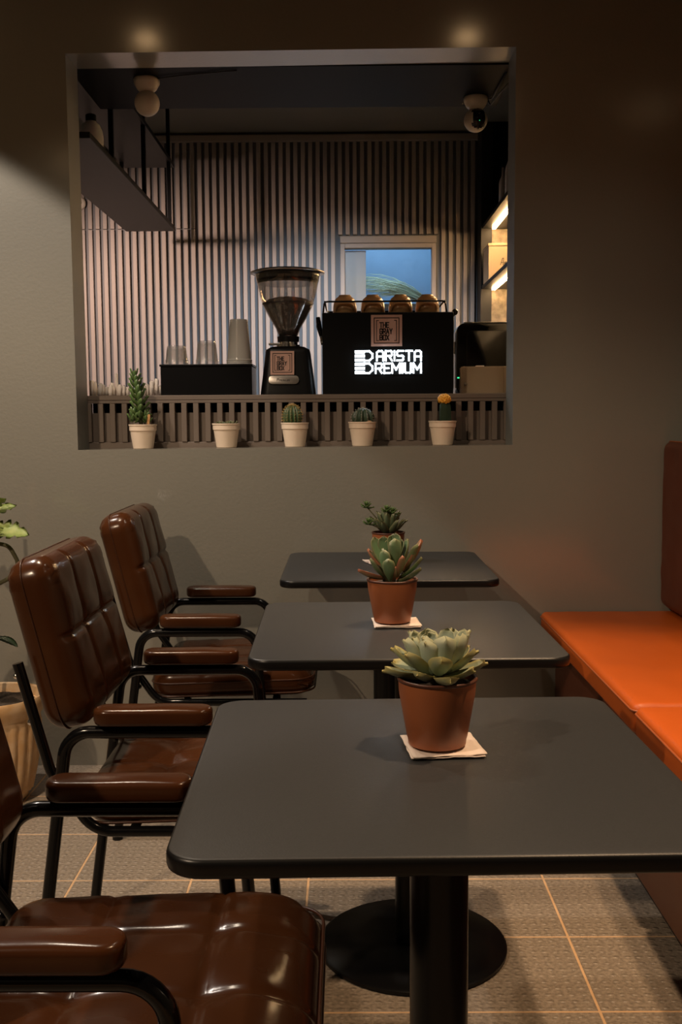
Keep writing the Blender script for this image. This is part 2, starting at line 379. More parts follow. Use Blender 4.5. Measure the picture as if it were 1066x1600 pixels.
def leaf_mesh(name, L, W, T, m, tip=0.12, curl=0.5, cup=0.25, base=0.25, nl=10, nw=6, wide=0.62):
    """thick succulent leaf along +Y from the origin, top face +Z; 'edge' attribute is 1 along rim and tip"""
    bm = bmesh.new()
    def width(t):
        if t < wide: s = base + (1 - base) * math.sin(t / wide * PI / 2)
        else: s = math.sqrt(max(0, 1 - ((t - wide) / (1 - wide)) ** 2.2))
        return W / 2 * s
    top = []; bot = []; edge = {}
    for i in range(nl + 1):
        t = i / nl; y = L * math.sin(curl * t) / curl if curl else L * t
        zc = L * (1 - math.cos(curl * t)) / curl if curl else 0
        wv = max(width(t), W * .015); rt = []; rb = []
        th = T * (0.55 + .45 * math.sin(PI * min(t * 1.1, 1)))
        for j in range(nw + 1):
            s = -1 + 2 * j / nw
            e = math.sqrt(max(0, 1 - s * s))
            z = zc + cup * W * (s * s) * .5
            yy = y + (tip * L if (i == nl and j == nw // 2) else 0)
            v = bm.verts.new((s * wv, yy, z + th * .25 * e)); u = bm.verts.new((s * wv, yy, z - th * .75 * e - .0002))
            ev = max(abs(s) ** 6, max(0, (t - .86) / .14)); edge[v] = ev; edge[u] = ev * .8
            rt.append(v); rb.append(u)
        top.append(rt); bot.append(rb)
    for i in range(nl):
        for j in range(nw):
            bm.faces.new((top[i][j], top[i][j + 1], top[i + 1][j + 1], top[i + 1][j]))
            bm.faces.new((bot[i][j], bot[i + 1][j], bot[i + 1][j + 1], bot[i][j + 1]))
        bm.faces.new((top[i][0], top[i + 1][0], bot[i + 1][0], bot[i][0]))
        bm.faces.new((top[i][nw], bot[i][nw], bot[i + 1][nw], top[i + 1][nw]))
    for j in range(nw):
        bm.faces.new((top[0][j], bot[0][j], bot[0][j + 1], top[0][j + 1]))
        bm.faces.new((top[nl][j], top[nl][j + 1], bot[nl][j + 1], bot[nl][j]))
    bm.verts.index_update(); vals = [0.0] * len(bm.verts)
    for v, e in edge.items(): vals[v.index] = e
    bmesh.ops.recalc_face_normals(bm, faces=bm.faces)
    me = bpy.data.meshes.new(name); bm.to_mesh(me); bm.free()
    at = me.attributes.new('edge', 'FLOAT', 'POINT'); at.data.foreach_set('value', vals)
    me.materials.append(M[m]); me.polygons.foreach_set('use_smooth', [True] * len(me.polygons))
    return me
def put_leaf(me, parent, loc, az, pitch, sc=1.0, roll=0.0, name='leaf'):
    """az: heading of the leaf seen from above; pitch: rise above the horizontal"""
    o = bpy.data.objects.new(name, me); link(o, parent)
    s = sc if isinstance(sc, (tuple, list)) else (sc, sc, sc)
    o.matrix_local = (Matrix.Translation(loc) @ Matrix.Rotation(az - PI / 2, 4, 'Z') @ Matrix.Rotation(pitch, 4, 'X')
                      @ Matrix.Rotation(roll, 4, 'Y') @ Matrix.Diagonal((*s, 1)))
    return o

# stroke lettering, drawn as thin raised strips in a plane (x right, z up)
GL = {
 'T': [[(0, 1), (.62, 1)], [(.31, 1), (.31, 0)]], 'H': [[(0, 0), (0, 1)], [(.6, 0), (.6, 1)], [(0, .5), (.6, .5)]],
 'E': [[(.55, 1), (0, 1), (0, 0), (.55, 0)], [(0, .5), (.45, .5)]],
 'G': [[(.6, .78), (.6, .9), (.5, 1), (.1, 1), (0, .9), (0, .1), (.1, 0), (.5, 0), (.6, .1), (.6, .46), (.34, .46)]],
 'R': [[(0, 0), (0, 1), (.5, 1), (.6, .9), (.6, .6), (.5, .48), (0, .48)], [(.3, .48), (.6, 0)]],
 'A': [[(0, 0), (.3, 1), (.6, 0)], [(.12, .32), (.48, .32)]], 'Y': [[(0, 1), (.3, .5), (.6, 1)], [(.3, .5), (.3, 0)]],
 'B': [[(0, 0), (0, 1), (.48, 1), (.58, .9), (.58, .62), (.48, .52), (0, .52)], [(.48, .52), (.6, .42), (.6, .1), (.5, 0), (0, 0)]],
 'O': [[(.1, 0), (0, .1), (0, .9), (.1, 1), (.5, 1), (.6, .9), (.6, .1), (.5, 0), (.1, 0)]],
 'X': [[(0, 0), (.6, 1)], [(0, 1), (.6, 0)]], 'I': [[(0, 0), (0, 1)]],
 'S': [[(.62, 1), (.1, 1), (0, .9), (0, .6), (.1, .5), (.52, .5), (.62, .4), (.62, .1), (.52, 0), (0, 0)]],
 'P': [[(0, 0), (0, 1), (.5, 1), (.6, .9), (.6, .55), (.5, .45), (0, .45)]],
 'M': [[(0, 0), (0, 1), (.38, .35), (.76, 1), (.76, 0)]], 'U': [[(0, 1), (0, .1), (.1, 0), (.5, 0), (.6, .1), (.6, 1)]],
 'a': [[(0, 0), (0, .85), (.15, 1), (.47, 1), (.62, .85), (.62, 0)], [(0, .42), (.62, .42)]],   # rounded square A of the lit sign
}
def stroke(bm, pts, wd, y0, y1, origin=(0, 0), sx=1.0, sz=1.0):
    P = [Vector((origin[0] + p[0] * sx, origin[1] + p[1] * sz)) for p in pts]
    for a, b in zip(P, P[1:]):
        d = (b - a).normalized(); n = Vector((-d.y, d.x)) * wd / 2; a2 = a - d * wd / 2; b2 = b + d * wd / 2
        q = [a2 + n, b2 + n, b2 - n, a2 - n]
        f = [bm.verts.new((v.x, y0, v.y)) for v in q]; g = [bm.verts.new((v.x, y1, v.y)) for v in q]
        bm.faces.new(f); bm.faces.new(g[::-1])
        for k in range(4): bm.faces.new((f[k], g[k], g[(k + 1) % 4], f[(k + 1) % 4]))
def write(bm, text, x, z, h, y0, y1, wd, adv=0.22, wx=1.0):
    """letters of height h from (x, z) rightwards; returns the end"""
    for ch in text:
        g = GL[ch]
        for s in g: stroke(bm, s, wd, y0, y1, (x, z), h * wx, h)
        x += (max(p[0] for s in g for p in s) + adv) * h * wx
    return x
def tilted(bm, m): return xform(bm, m)

# ------------------------------------------------------------------ the dining room shell
WY = 3.475; WT = 0.15; RX = 1.17; LX = -3.2; CZ = 2.77; BY = -1.6
def wall_with_opening():
    bm = bmesh.new()
    out = [(LX, 0), (RX, 0), (RX, CZ), (LX, CZ)]
    inn = [(-0.888, 1.073), (0.552, 1.081), (0.553, 2.352), (-0.892, 2.343)]
    def ring(y): return [bm.verts.new((x, y, z)) for x, z in out], [bm.verts.new((x, y, z)) for x, z in inn]
    of, nf = ring(WY); ob, nb = ring(WY + WT)
    for k in range(4):
        j = (k + 1) % 4
        bm.faces.new((of[k], of[j], nf[j], nf[k])); bm.faces.new((ob[k], nb[k], nb[j], ob[j]))
        bm.faces.new((of[k], ob[k], ob[j], of[j]))
        f = bm.faces.new((nf[k], nf[j], nb[j], nb[k])); f.material_index = 1 if k in (1, 3) else 0
    return bm
o = struct(obj('wall_front', wall_with_opening(), ['wall', 'jamb'], smooth=False))
struct(obj('wall_right', nbox(RX, RX + .1, BY, WY + WT, 0, CZ), 'wall', smooth=False))
struct(obj('wall_left', nbox(LX - .1, LX, BY, WY + WT, 0, CZ), 'wall_dark', smooth=False))
struct(obj('wall_rear', nbox(LX - .1, RX + .1, BY - .1, BY, 0, CZ), 'wall_dark', smooth=False))
struct(obj('ceiling', nbox(LX - .1, RX + .1, BY - .1, WY + WT, CZ, CZ + .08), 'ceiling', smooth=False))
fl = struct(obj('floor', nbox(LX - .1, RX + .1, BY - .1, WY + WT, -.08, -.0009), 'grout', smooth=False))
for (x, y), lb in (((-1.52, 2.83), 'recessed downlight close to the wall at the far left'), ((-1.70, .30), 'recessed downlight behind the chairs, left of the camera'), ((-.83, 2.37), 'recessed downlight above the left side of the opening'), ((.52, 2.37), 'recessed downlight above the right side of the opening'), ((.75, 1.3), 'recessed downlight over the nearest table')):
    t = thing('ceiling_downlight', lb, 'light', (x, y, CZ))
    obj('trim_ring', nlathe([(.046, -.0005), (.06, -.0005), (.06, -.006), (.050, -.008), (.046, -.0005)], 32), 'white', t, auto=40)
    obj('diffuser', nlathe([(0, -.0006), (.045, -.0006), (.040, -.004), (0, -.005)], 24), 'diffuser', t)
tm = None
for ix in range(-11, 3):
    for iy in range(-9, 3):
        x0, y0 = .498 + .3 * ix, 2.582 + .3 * iy
        x1 = min(x0 + .3, RX); 
        if x0 >= RX - .02: continue
        if x1 - x0 > .299 and tm is not None:
            t = bpy.data.objects.new('tile', tm); link(t, fl)
        else:
            t = obj('tile', nbox(.0021, x1 - x0 - .0021, .0021, .2979, -.012, 0, bevel=.0015, seg=1), 'tile', fl, smooth=False)
            if x1 - x0 > .299: tm = t.data
        t.location = (x0, y0, 0)

# ------------------------------------------------------------------ the bar behind the opening
BB = 6.0; BLX = -1.62; BRX = 0.93; BZ = 2.75
struct(obj('floor_bar', nbox(BLX - .1, BRX + .1, WY + WT, BB + .1, 0.2, .3), 'bar_paint', smooth=False))
struct(obj('ceiling_bar', nbox(BLX - .1, BRX + .1, WY + WT, BB + .1, BZ, BZ + .1), 'bar_paint', smooth=False))
struct(obj('wall_bar_left', nbox(BLX - .1, BLX, WY + WT, BB + .1, .3, BZ), 'bar_paint', smooth=False))
struct(obj('wall_bar_right', nbox(BRX, BRX + .1, WY + WT, BB + .1, .3, BZ), 'bar_paint', smooth=False))
# back wall: panel with a hatch window, slats as its pieces
HX0, HX1, HZ0, HZ1 = -0.005, 0.495, 1.66, 2.13
bm = bmesh.new()
for r in ((BLX, HX0, .3, BZ), (HX1, BRX, .3, BZ), (HX0, HX1, .3, HZ0), (HX0, HX1, HZ1, BZ)):
    box(bm, r[0], r[1], BB, BB + .08, r[2], r[3])
wb = struct(obj('wall_bar_back', bm, 'bar_groove', smooth=False))
cache = {}
def slat(x, z0, z1, dep=.022):
    k = (round(z1 - z0, 3), dep)
    if k in cache: s = bpy.data.objects.new('slat', cache[k]); link(s, wb)
    else:
        s = obj('slat', nbox(0, .0225, -dep, 0, 0, z1 - z0, bevel=.0015, seg=1), 'bar_slat', wb, smooth=False); cache[k] = s.data
    s.location = (x, BB, z0)
x = -1.60; n = 0
while x < .74:
    if HX0 - .035 < x + .01 < HX1 + .03:
        slat(x, 2.19, 2.70); slat(x, 1.0, HZ0 - .03)
    elif x < -.84:
        slat(x, 2.231, 2.70, .019); slat(x, 1.0, 2.227)
    else: slat(x, 1.0, 2.70)
    x += .0412
tr = struct(obj('trim_1', nbox(BLX, BRX, BB - .03, BB, 2.70, 2.735, bevel=.002), 'bar_slat', smooth=False))
wn = struct(obj('window_1', nbox(HX0 - .02, HX1 + .02, BB - .034, BB - .001, HZ1 + .012, HZ1 + .05, bevel=.003), 'bar_slat', smooth=False))
bm = bmesh.new()
for r in ((HX0 - .018, HX0 + .006, HZ0, HZ1 + .011), (HX1 - .006, HX1 + .018, HZ0, HZ1 + .011), (HX0 - .018, HX1 + .018, HZ0 - .025, HZ0 - .001), (HX0 + .006, HX1 - .006, HZ1 - .014, HZ1 + .011)):
    box(bm, r[0], r[1], BB - .026, BB + .05, r[2], r[3], bevel=.002, seg=1)
obj('window_frame', bm, 'bar_slat', wn, smooth=False)
obj('frosted_pane', nbox(HX0 + .006, HX0 + .125, BB + .028, BB + .034, HZ0, HZ1 - .02), 'pane_frost', wn, smooth=False)
obj('clear_pane', nbox(HX0 + .12, HX1 - .006, BB + .042, BB + .046, HZ0, HZ1 - .014), 'pane', wn, smooth=False)
# the store room behind the hatch
bm = nbox(-.6, 1.1, 7.0, 7.08, .3, BZ)
struct(obj('wall_store_back', bm, 'blue_wall', smooth=False))
struct(obj('wall_store_left', nbox(-.68, -.6, BB + .08, 7.08, .3, BZ), 'blue_wall', smooth=False))
struct(obj('wall_store_right', nbox(1.1, 1.18, BB + .08, 7.08, .3, BZ), 'blue_wall', smooth=False))
struct(obj('ceiling_store', nbox(-.68, 1.18, BB + .08, 7.08, BZ, BZ + .08), 'blue_wall', smooth=False))
struct(obj('floor_store', nbox(-.68, 1.18, BB + .08, 7.08, .22, .3), 'blue_wall', smooth=False))
t = thing('store_shelf', 'deep shelf in the blue room behind the hatch window', 'shelf', (.25, 6.4, 0))
obj('board', nbox(-.83, .83, -.2, .25, 1.80, 1.83, bevel=.002), 'shelf', t, smooth=False)
obj('bracket', nbox(-.70, -.67, -.18, .24, .3, 1.7995), 'shelf', t, smooth=False)
obj('bracket', nbox(.67, .70, -.18, .24, .3, 1.7995), 'shelf', t, smooth=False)
bm = bmesh.new(); rg = random.Random(3)
for k in range(130):
    a = rg.uniform(-.035, .035); h = rg.uniform(0, .07); s = rg.uniform(.6, 1.25)
    pts = []
    for i in range(7):
        q = i / 6
        pts.append((.50 - .42 * q * s, 6.40 + a * (1 + 2 * q) , 1.838 + h * .5 + (.10 + h * .8) * math.sin(q * 2.0) - .03 * q * (1 if s > .9 else 2) + rg.uniform(-.004, .004) + max(0, a) * q * 1.5))
    tube(bm, pts, [.0024, .0024, .002, .0018, .0015, .0012, .0005], n=3)
tag(obj('dried_grass', bm, 'grass'), 'bundle of pale green grass lying behind the hatch window glass', 'dried grass', kind='stuff')
bm = bmesh.new()
sphere(bm, (0, 0, .07), .07, 18, 12, (1.0, .7, 1.0))
for v in bm.verts:
    v.co += v.co.normalized() * .022 * noise.noise(v.co * 30) ; v.co.z = max(v.co.z, .0)
tube(bm, fillet([(-.05, -.03, .05), (-.045, -.03, .135), (.03, -.02, .155), (.06, -.02, .13)], .03), .012, n=8)
o = tag(obj('plastic_bag', bm, 'bag'), 'crumpled pale plastic bag at the end of the grass behind the hatch', 'bag'); o.location = (.60, 6.30, 1.8305)

# soffit box over the counter
o = struct(obj('trim_2', nbox(-.925, .58, WY + WT + .001, 4.10, 2.346, BZ - .001, bevel=.002), 'soffit', smooth=False))

# counter
c = thing('bar_counter', 'brown slatted bar counter filling the bottom of the opening', 'counter', (0, 3.63, 0))
CX0, CX1 = -.90, .566
bm = nbox(CX0 - .35, CX1 + .3, .0, .62, 1.238, 1.255, bevel=.002, seg=1)
obj('countertop', bm, 'counter', c, smooth=False)
obj('top_rail', nbox(CX0, CX1, -.0, .018, 1.228, 1.2375, bevel=.001, seg=1), 'counter', c, smooth=False)
obj('bottom_rail', nbox(CX0, CX1, -.001, .018, 1.0, 1.094, bevel=.002, seg=1), 'counter', c, smooth=False)
obj('back_panel', nbox(CX0, CX1, .019, .03, 1.0, 1.195), 'counter', c, smooth=False)
obj('body', nbox(CX0, CX1, .12, .55, .3, 1.2375), 'black_box', c, smooth=False)
sm = None; x = CX0 + .004
while x < CX1 - .015:
    if sm is None:
        s = obj('slat', nbox(0, .0185, -.004, .018, 1.0945, 1.2275, bevel=.0012, seg=1), 'counter', c, smooth=False); sm = s.data
    else: s = bpy.data.objects.new('slat', sm); link(s, c)
    s.location = (x, 0, 0); x += .0412

# hanging shelf on the left of the bar
t = thing('hanging_shelf', 'grey two-tier shelf hung on black rods from the bar ceiling', 'shelf', (0, 0, 0))
obj('lower_board', nbox(-1.145, -.885, 3.75, 5.6, 2.150, 2.172, bevel=.002), 'shelf', t, smooth=False)
obj('upper_board', nbox(-1.145, -.885, 4.12, 5.6, 2.475, 2.497, bevel=.002), 'shelf', t, smooth=False)
for y in (4.14, 4.80, 5.48):
    for x in (-.895, -1.135):
        obj('rod', nbox(x - .009, x + .009, y - .009, y + .009, 2.1725, BZ - .001), 'black_metal', t, smooth=False)
j = thing('jug', 'white rounded jug with black cap on the hanging shelf', 'jug', (-.99, 4.22, 2.1725))
obj('body', nlathe([(0, 0), (.040, 0), (.046, .006), (.047, .10), (.044, .125), (.034, .148), (.022, .158), (.020, .162), (0, .162)], 28), 'white_jug', j)
obj('cap', nlathe([(0, .1625), (.021, .1625), (.021, .185), (.018, .188), (0, .188)], 24), 'black_metal', j, auto=40)
f = thing('wall_socket', 'small pale round fitting on the slatted wall below the hanging shelf', 'socket', (-1.478, BB - .0225, 2.37))
obj('plate', xform(nlathe([(0, 0), (.035, 0), (.035, .012), (.028, .02), (0, .02)], 20), Matrix.Rotation(PI / 2, 4, 'X')), 'white', f, auto=40)
obj('plug', xform(nlathe([(0, .02), (.016, .02), (.014, .05), (0, .05)], 14), Matrix.Rotation(PI / 2, 4, 'X')), 'cable', f, auto=40)

# right-hand shelves with warm strips
t = thing('wall_shelving', 'dark wall shelves with lit strips on the right of the bar', 'shelf', (0, 0, 0))
obj('end_panel', nbox(.742, .80, 5.80, 5.972, 1.0, 2.749), 'shelf', t, smooth=False)
obj('stone_panel', nbox(.801, .928, 5.80, 5.972, 1.0, 2.184), 'stone', t, smooth=False)
obj('upper_panel', nbox(.801, .928, 5.80, 5.972, 2.2055, 2.749), 'black_box', t, smooth=False)
obj('side_panel', nbox(.922, .929, 4.0, 5.7995, 2.2055, 2.749), 'black_box', t, smooth=False)
for z in (1.862, 2.185):
    sh = obj('board', nbox(.748, .929, 4.0, 5.795, z, z + .02, bevel=.002), 'shelf', t, smooth=False)
    obj('light_strip', nbox(.797, .813, 4.1, 5.76, z - .009, z - .0005), 'strip', sh, smooth=False)
for i, (y, h, r, mk) in enumerate(((5.30, .20, .021, 'bottle_glass'), (5.12, .24, .022, 'bottle_glass'), (4.95, .27, .022, 'dark_glass'), (4.80, .30, .024, 'bottle_glass'))):
    b = thing('bottle', ['pale bottle at the far end of the top shelf right of the bar', 'grey bottle second from the far end of the top bar shelf',
              'dark bottle with tall neck third along the top bar shelf', 'tallest bottle with cream label on the top bar shelf'][i], 'bottle', (.785 + .004 * i, y, 2.2055), group='bottles on the top bar shelf')
    obj('body', nlathe([(0, 0), (r, 0), (r, h * .55), (r * .9, h * .62), (r * .4, h * .74), (r * .36, h * .94), (0, h * .94)], 20), mk, b)
    obj('cap', nlathe([(0, h * .94 + .0005), (r * .42, h * .94 + .0005), (r * .42, h), (0, h)], 14), 'black_metal', b, auto=40)
b = thing('gift_box', 'cream lidded box with script lettering on the lower bar shelf', 'box', (.749, 5.55, 1.8825))
obj('body', nbox(0, .155, 0, .2, 0, .172, bevel=.002), 'kraft', b, smooth=False)
obj('lid', nbox(-.003, .155, -.003, .203, .1725, .186, bevel=.002), 'kraft', b, smooth=False)
bm = bmesh.new()
zz = .075; xx = .062
for s in ([(0, 0), (.4, 1.3), (.62, 1.35), (.55, 0), (.7, -.05)], [(.15, .45), (.6, .5)], [(.75, .0), (.85, .6), (.95, .1), (1.1, .65), (1.2, .1), (1.35, .6), (1.45, 0)],
          [(1.6, 1.4), (1.55, .1), (1.85, .05), (1.9, .5), (1.6, .55)], [(2.4, .55), (2.1, .5), (2.1, .05), (2.4, .1), (2.45, .6), (2.5, 0)]):
    stroke(bm, s, .0025, -.0012, -.0002, (xx, zz), .026, .026)
obj('lettering', bm, 'ink', b, smooth=False)

# ------------------------------------------------------------------ things on the counter
CT = 1.2555
# paper straws standing in a row at the left
rg = random.Random(11)
xs = [(137, 614 - 586), (147, 22), (152, 20), (160, 17), (164, 16), (170, 12), (176, 15), (180, 18), (186, 33), (190, 15), (196, 14), (202, 12), (216, 13), (228, 14), (233, 16), (240, 21), (247, 24), (254, 13)]
for i, (px, hh) in enumerate(xs):
    yy = 3.70 + .012 * (i % 3); k = yy / 1637; h = max(.03, hh * k + .004); X = (px - 541) * k
    rr = .0085 if i not in (0, 8) else .006
    bm = bmesh.new()
    tube(bm, [(0, 0, 0), (0.0, 0, h * .5), (rg.uniform(-.002, .002), 0, h - .006), (rg.uniform(-.003, .003), 0, h)], [rr * .9, rr, rr * rg.uniform(.8, 1.05), rr * .55], n=9)
    for v in bm.verts:
        if v.co.z > h * .6: v.co += Vector((noise.noise(v.co * 260 + Vector((i, 0, 0))), noise.noise(v.co * 260 + Vector((0, i, 0))), noise.noise(v.co * 300))) * .0035
    o = obj('wrapped_straw', bm, 'paper'); o.location = (X, yy, CT + .0005)
    od = ['first', 'second', 'third', 'fourth', 'fifth', 'sixth', 'seventh', 'eighth', 'ninth', 'tenth', 'eleventh', 'twelfth', 'thirteenth', 'fourteenth', 'fifteenth', 'sixteenth', 'seventeenth', 'eighteenth'][i]
    tag(o, ('tall thin' if i in (0, 8) else 'short' if h < .04 else 'white') + f' paper-wrapped straw, {od} from the left on the counter', 'straw', 'paper-wrapped straws on the counter')

# black cup holder and stacks of cups
HY0, HY1 = 3.69, 3.86
hd = thing('cup_holder', 'black box holding stacks of upturned cups on the counter', 'box', (-.4865, 3.775, CT))
obj('body', nbox(-.160, .160, -.085, .085, 0, .100, bevel=.002), 'black_box', hd, smooth=False)
obj('lid', nbox(-.163, .163, -.088, .088, .1002, .108, bevel=.0015), 'black_box', hd, smooth=False)
def cup_bm(r0, r1, h):
    """upturned thin cup: mouth (r0) down, rolled rim, floor (r1) on top"""
    p = [(r0 + .0025, .000), (r0 + .003, .002), (r0 + .001, .004)]
    nr = int(h / .0034)
    for i in range(2, nr):                                   # horizontal ribs up the wall
        q = i / nr; p.append((r0 - (r0 - r1) * q + (.0007 if i % 2 else -.0003), h * q))
    p += [(r1 - .001, h - .001), (r1 - .004, h), (0, h)]
    return nlathe(p, 28)
OD = ['first', 'second', 'third', 'fourth', 'fifth', 'sixth', 'seventh', 'eighth', 'ninth', 'tenth', 'eleventh', 'twelfth', 'thirteenth', 'fourteenth']
def cup_stack(px, yy, wb_, wt_, n, step, h, mk, label, grp):
    k = yy / 1637; X = (px - 541) * k
    first = None
    for i in range(n):
        if first is None:
            o = obj('plastic_cup', cup_bm(wb_ * k / 2, wt_ * k / 2, h), mk); first = o.data
        else: o = bpy.data.objects.new('plastic_cup', first); link(o)
        o.location = (X, yy, CT + .1085 + i * step)
        q = n - 1 - i
        tag(o, f'{OD[q]} cup from the top of the {label}', 'cup', grp)
cup_stack(280, 3.76, 34, 29, 4, .0045, .054, 'cup_clear', 'leftmost clear stack on the black holder', 'cups of the leftmost stack')
cup_stack(327, 3.76, 34, 28, 3, .006, .072, 'cup_clear', 'middle clear stack on the black holder', 'cups of the middle stack')
cup_stack(377, 3.76, 38, 27, 3, .0065, .146, 'cup_pale', 'tall pale stack on the black holder', 'cups of the tall stack')

# emblem sticker: frame, brackets and three words, drawn on a square of side s lying in the XZ plane
def emblem(parent, name, x, z, s, y, m=None):
    a = nbox(x - s / 2, x + s / 2, y - .0012, y, z - s / 2, z + s / 2)
    if m: xform(a, m)
    st = obj(name, a, 'sticker', parent, smooth=False)
    bm = bmesh.new(); y0, y1 = y - .0020, y - .0013
    q = s * .40
    stroke(bm, [(-q, -q), (q, -q), (q, q), (-q, q), (-q, -q)], s * .028, y0, y1, (x, z))
    e = s * .32; d = s * .065
    stroke(bm, [(-e + d, e), (-e, e), (-e, -e), (-e + d, -e)], s * .022, y0, y1, (x, z))
    stroke(bm, [(e - d, e), (e, e), (e, -e), (e - d, -e)], s * .022, y0, y1, (x, z))
    h = s * .152
    for i, wd in enumerate(('THE', 'GRAY', 'BOX')):
        write(bm, wd, x - s * .215, z + s * .10 - i * s * .2, h, y0, y1, s * .034, adv=.25, wx=.82)
    if m: xform(bm, m)
    obj('lettering', bm, 'ink', st, smooth=False)

# coffee grinder
g = thing('coffee_grinder', 'black coffee grinder with clear bean hopper on the counter', 'grinder', (-.204, 3.80, CT))
k = 3.80 / 1637
def gz(py): return (614 - py) * k
bm = bmesh.new()
rings = []
for (hw, hd_, z) in ((42 * k, .085, 0), (41.5 * k, .085, .012), (34 * k, .07, gz(550)), (33 * k, .068, gz(545)), (26 * k, .06, gz(541)), (20 * k, .055, gz(540))):
    rings.append([bm.verts.new((x, y, z)) for x, y in rrect(hw, hd_, min(hw, hd_) * .35, 6)])
for a, b in zip(rings, rings[1:]):
    for i in range(len(a)): bm.faces.new((a[i], a[(i + 1) % len(a)], b[(i + 1) % len(a)], b[i]))
bm.faces.new(rings[0][::-1]); bm.faces.new(rings[-1])
obj('body', bm, 'black_metal', g, auto=35)
obj('collar', nlathe([(0, gz(539.5)), (18 * k, gz(539.5)), (18 * k, gz(537)), (14.5 * k, gz(536.5)), (14.5 * k, gz(533)), (15.5 * k, gz(532.5)), (0, gz(532.5))], 30), 'chrome', g, auto=40)
bm = bmesh.new(); box(bm, -36 * k, -13 * k, -.006, .006, gz(548) + .003, gz(546) + .003, bevel=.001); box(bm, -30 * k, -12 * k, -.018, .018, gz(537), gz(534), bevel=.002)
obj('dose_lever', bm, 'dull_chrome', g, smooth=False)
obj('adjuster', nlathe([(0, gz(532)), (16.5 * k, gz(532)), (17 * k, gz(524)), (0, gz(524))], 30), 'black_metal', g, auto=40)
hp = [(15 * k, gz(523.5)), (19 * k, gz(512)), (28 * k, gz(497)), (37 * k, gz(480)), (42.5 * k, gz(465)), (46 * k, gz(448)), (49 * k, gz(434)), (50.5 * k, gz(428))]
ins = [(r - .0025, z) for r, z in hp]
obj('hopper', nlathe([(0, gz(523.5))] + hp + ins[::-1] + [(0, gz(522))], 40), 'hopper', g)
bp = [(r - .0035, z + .001) for r, z in hp[:4]] + [(40 * k, gz(474)), (30 * k, gz(468)), (15 * k, gz(464)), (0, gz(463))]
bm = nlathe([(0, gz(521))] + bp, 40)
for v in bm.verts:
    if v.co.z > gz(476): v.co.z += .004 * noise.noise(v.co * 120)
obj('coffee_beans', bm, 'beans', g)
lid = bmesh.new(); rings = []
for (r, z) in ((46 * k, gz(444)), (48 * k, gz(440)), (49 * k, gz(430)), (55 * k, gz(428)), (56 * k, gz(426.5)), (50 * k, gz(424)), (0.35 * 50 * k, gz(422.5))):
    rings.append([lid.verts.new((r * math.cos(2 * PI * i / 40), r * math.sin(2 * PI * i / 40), z)) for i in range(40)])
for a, b in zip(rings, rings[1:]):
    for i in range(40): lid.faces.new((a[i], a[(i + 1) % 40], b[(i + 1) % 40], b[i]))
lid.faces.new(rings[0][::-1]); lid.faces.new(rings[-1])
obj('lid', lid, 'gloss_black', g, auto=50)
obj('lid_rim', nlathe([(50.4 * k, gz(428.6)), (56.8 * k, gz(428.4)), (57.4 * k, gz(427)), (56.4 * k, gz(426.2)), (55.4 * k, gz(427)), (50.4 * k, gz(428.6))], 40), 'dull_chrome', g)
tl = Matrix.Translation((0, 0, 0))
tilt = Matrix.Translation((0, -.0795, gz(566))) @ Matrix.Rotation(-.115, 4, 'X')
emblem(g, 'emblem_sticker', -7.5 * k, 0, 36 * k, -.002, tilt)
pl = xform(prism(bmesh.new(), rrect(23 * k, 6.5 * k, 6 * k, 6), 0, .002, .0006), Matrix.Translation((-5.5 * k, -.0862, gz(591.5))) @ Matrix.Rotation(PI / 2 - .115, 4, 'X'))
po = obj('name_plate', pl, 'dull_chrome', g, auto=40)
bm = bmesh.new()
for i, s in enumerate(([(0, 0), (.15, 1.2), (.6, 1.1), (.5, .6), (.15, .55)], [(.75, 0), (.85, .6), (1.1, .6)], [(1.2, .3), (1.5, .5), (1.3, .65), (1.2, .1), (1.5, .05)],
                       [(1.7, 0), (1.75, .6), (1.95, .5), (1.95, 0)], [(1.95, .5), (2.2, .55), (2.2, 0)], [(2.4, 0), (2.42, .6)], [(2.6, .6), (2.6, .05), (2.9, .05), (2.95, .6)], [(3.1, 0), (3.15, .6), (3.35, .5), (3.35, 0)], [(3.35, .5), (3.6, .55), (3.6, 0)])):
    stroke(bm, s, .0012, -.0009, -.0002, (-.033, -.0045), .0125, .0082)
xform(bm, Matrix.Translation((-5.5 * k + .008, -.0884, gz(591.5))) @ Matrix.Rotation(-.115, 4, 'X'))
obj('lettering', bm, 'ink', po, smooth=False)

# espresso machine
e = thing('espresso_machine', 'black espresso machine with lit sign on its back panel', 'coffee machine', (.152, 3.76, CT))
k = 3.76 / 1637
def ez(py): return (614 - py) * k
EW = 101.5 * k
obj('body', nbox(-EW + .012, EW - .012, .024, .46, .025, ez(489), bevel=.006), 'black_metal', e, smooth=False)
bp = obj('back_panel', nbox(-EW, EW, 0, .022, .001, ez(488), bevel=.003), 'panel_black', e, smooth=False)
obj('side_trim', nbox(EW - .003, EW + .0035, .0225, .45, .02, ez(500), bevel=.001, seg=1), 'chrome', e, smooth=False)
obj('cup_tray', nbox(-EW + .01, EW - .01, .024, .44, ez(488.9), ez(487), bevel=.002), 'gloss_black', e, smooth=False)
rail = bmesh.new(); rz_ = ez(470)
tube(rail, fillet([(-EW + .004, .03, ez(487)), (-EW + .008, .03, rz_), (EW - .028, .03, rz_), (EW - .022, .03, ez(487))], .012), .0032, n=8)
tube(rail, fillet([(-EW + .01, .03, rz_), (-EW + .01, .40, rz_), (EW - .03, .40, rz_), (EW - .03, .03, rz_)], .02), .0032, n=8)
obj('cup_rail', rail, 'gloss_black', e)
kb = bmesh.new()
tube(kb, [(EW - .006, .10, ez(497)), (EW + .012, .095, ez(487))], .006, n=10)
sphere(kb, (EW + .014, .094, ez(484.5)), .0115, 14, 10)
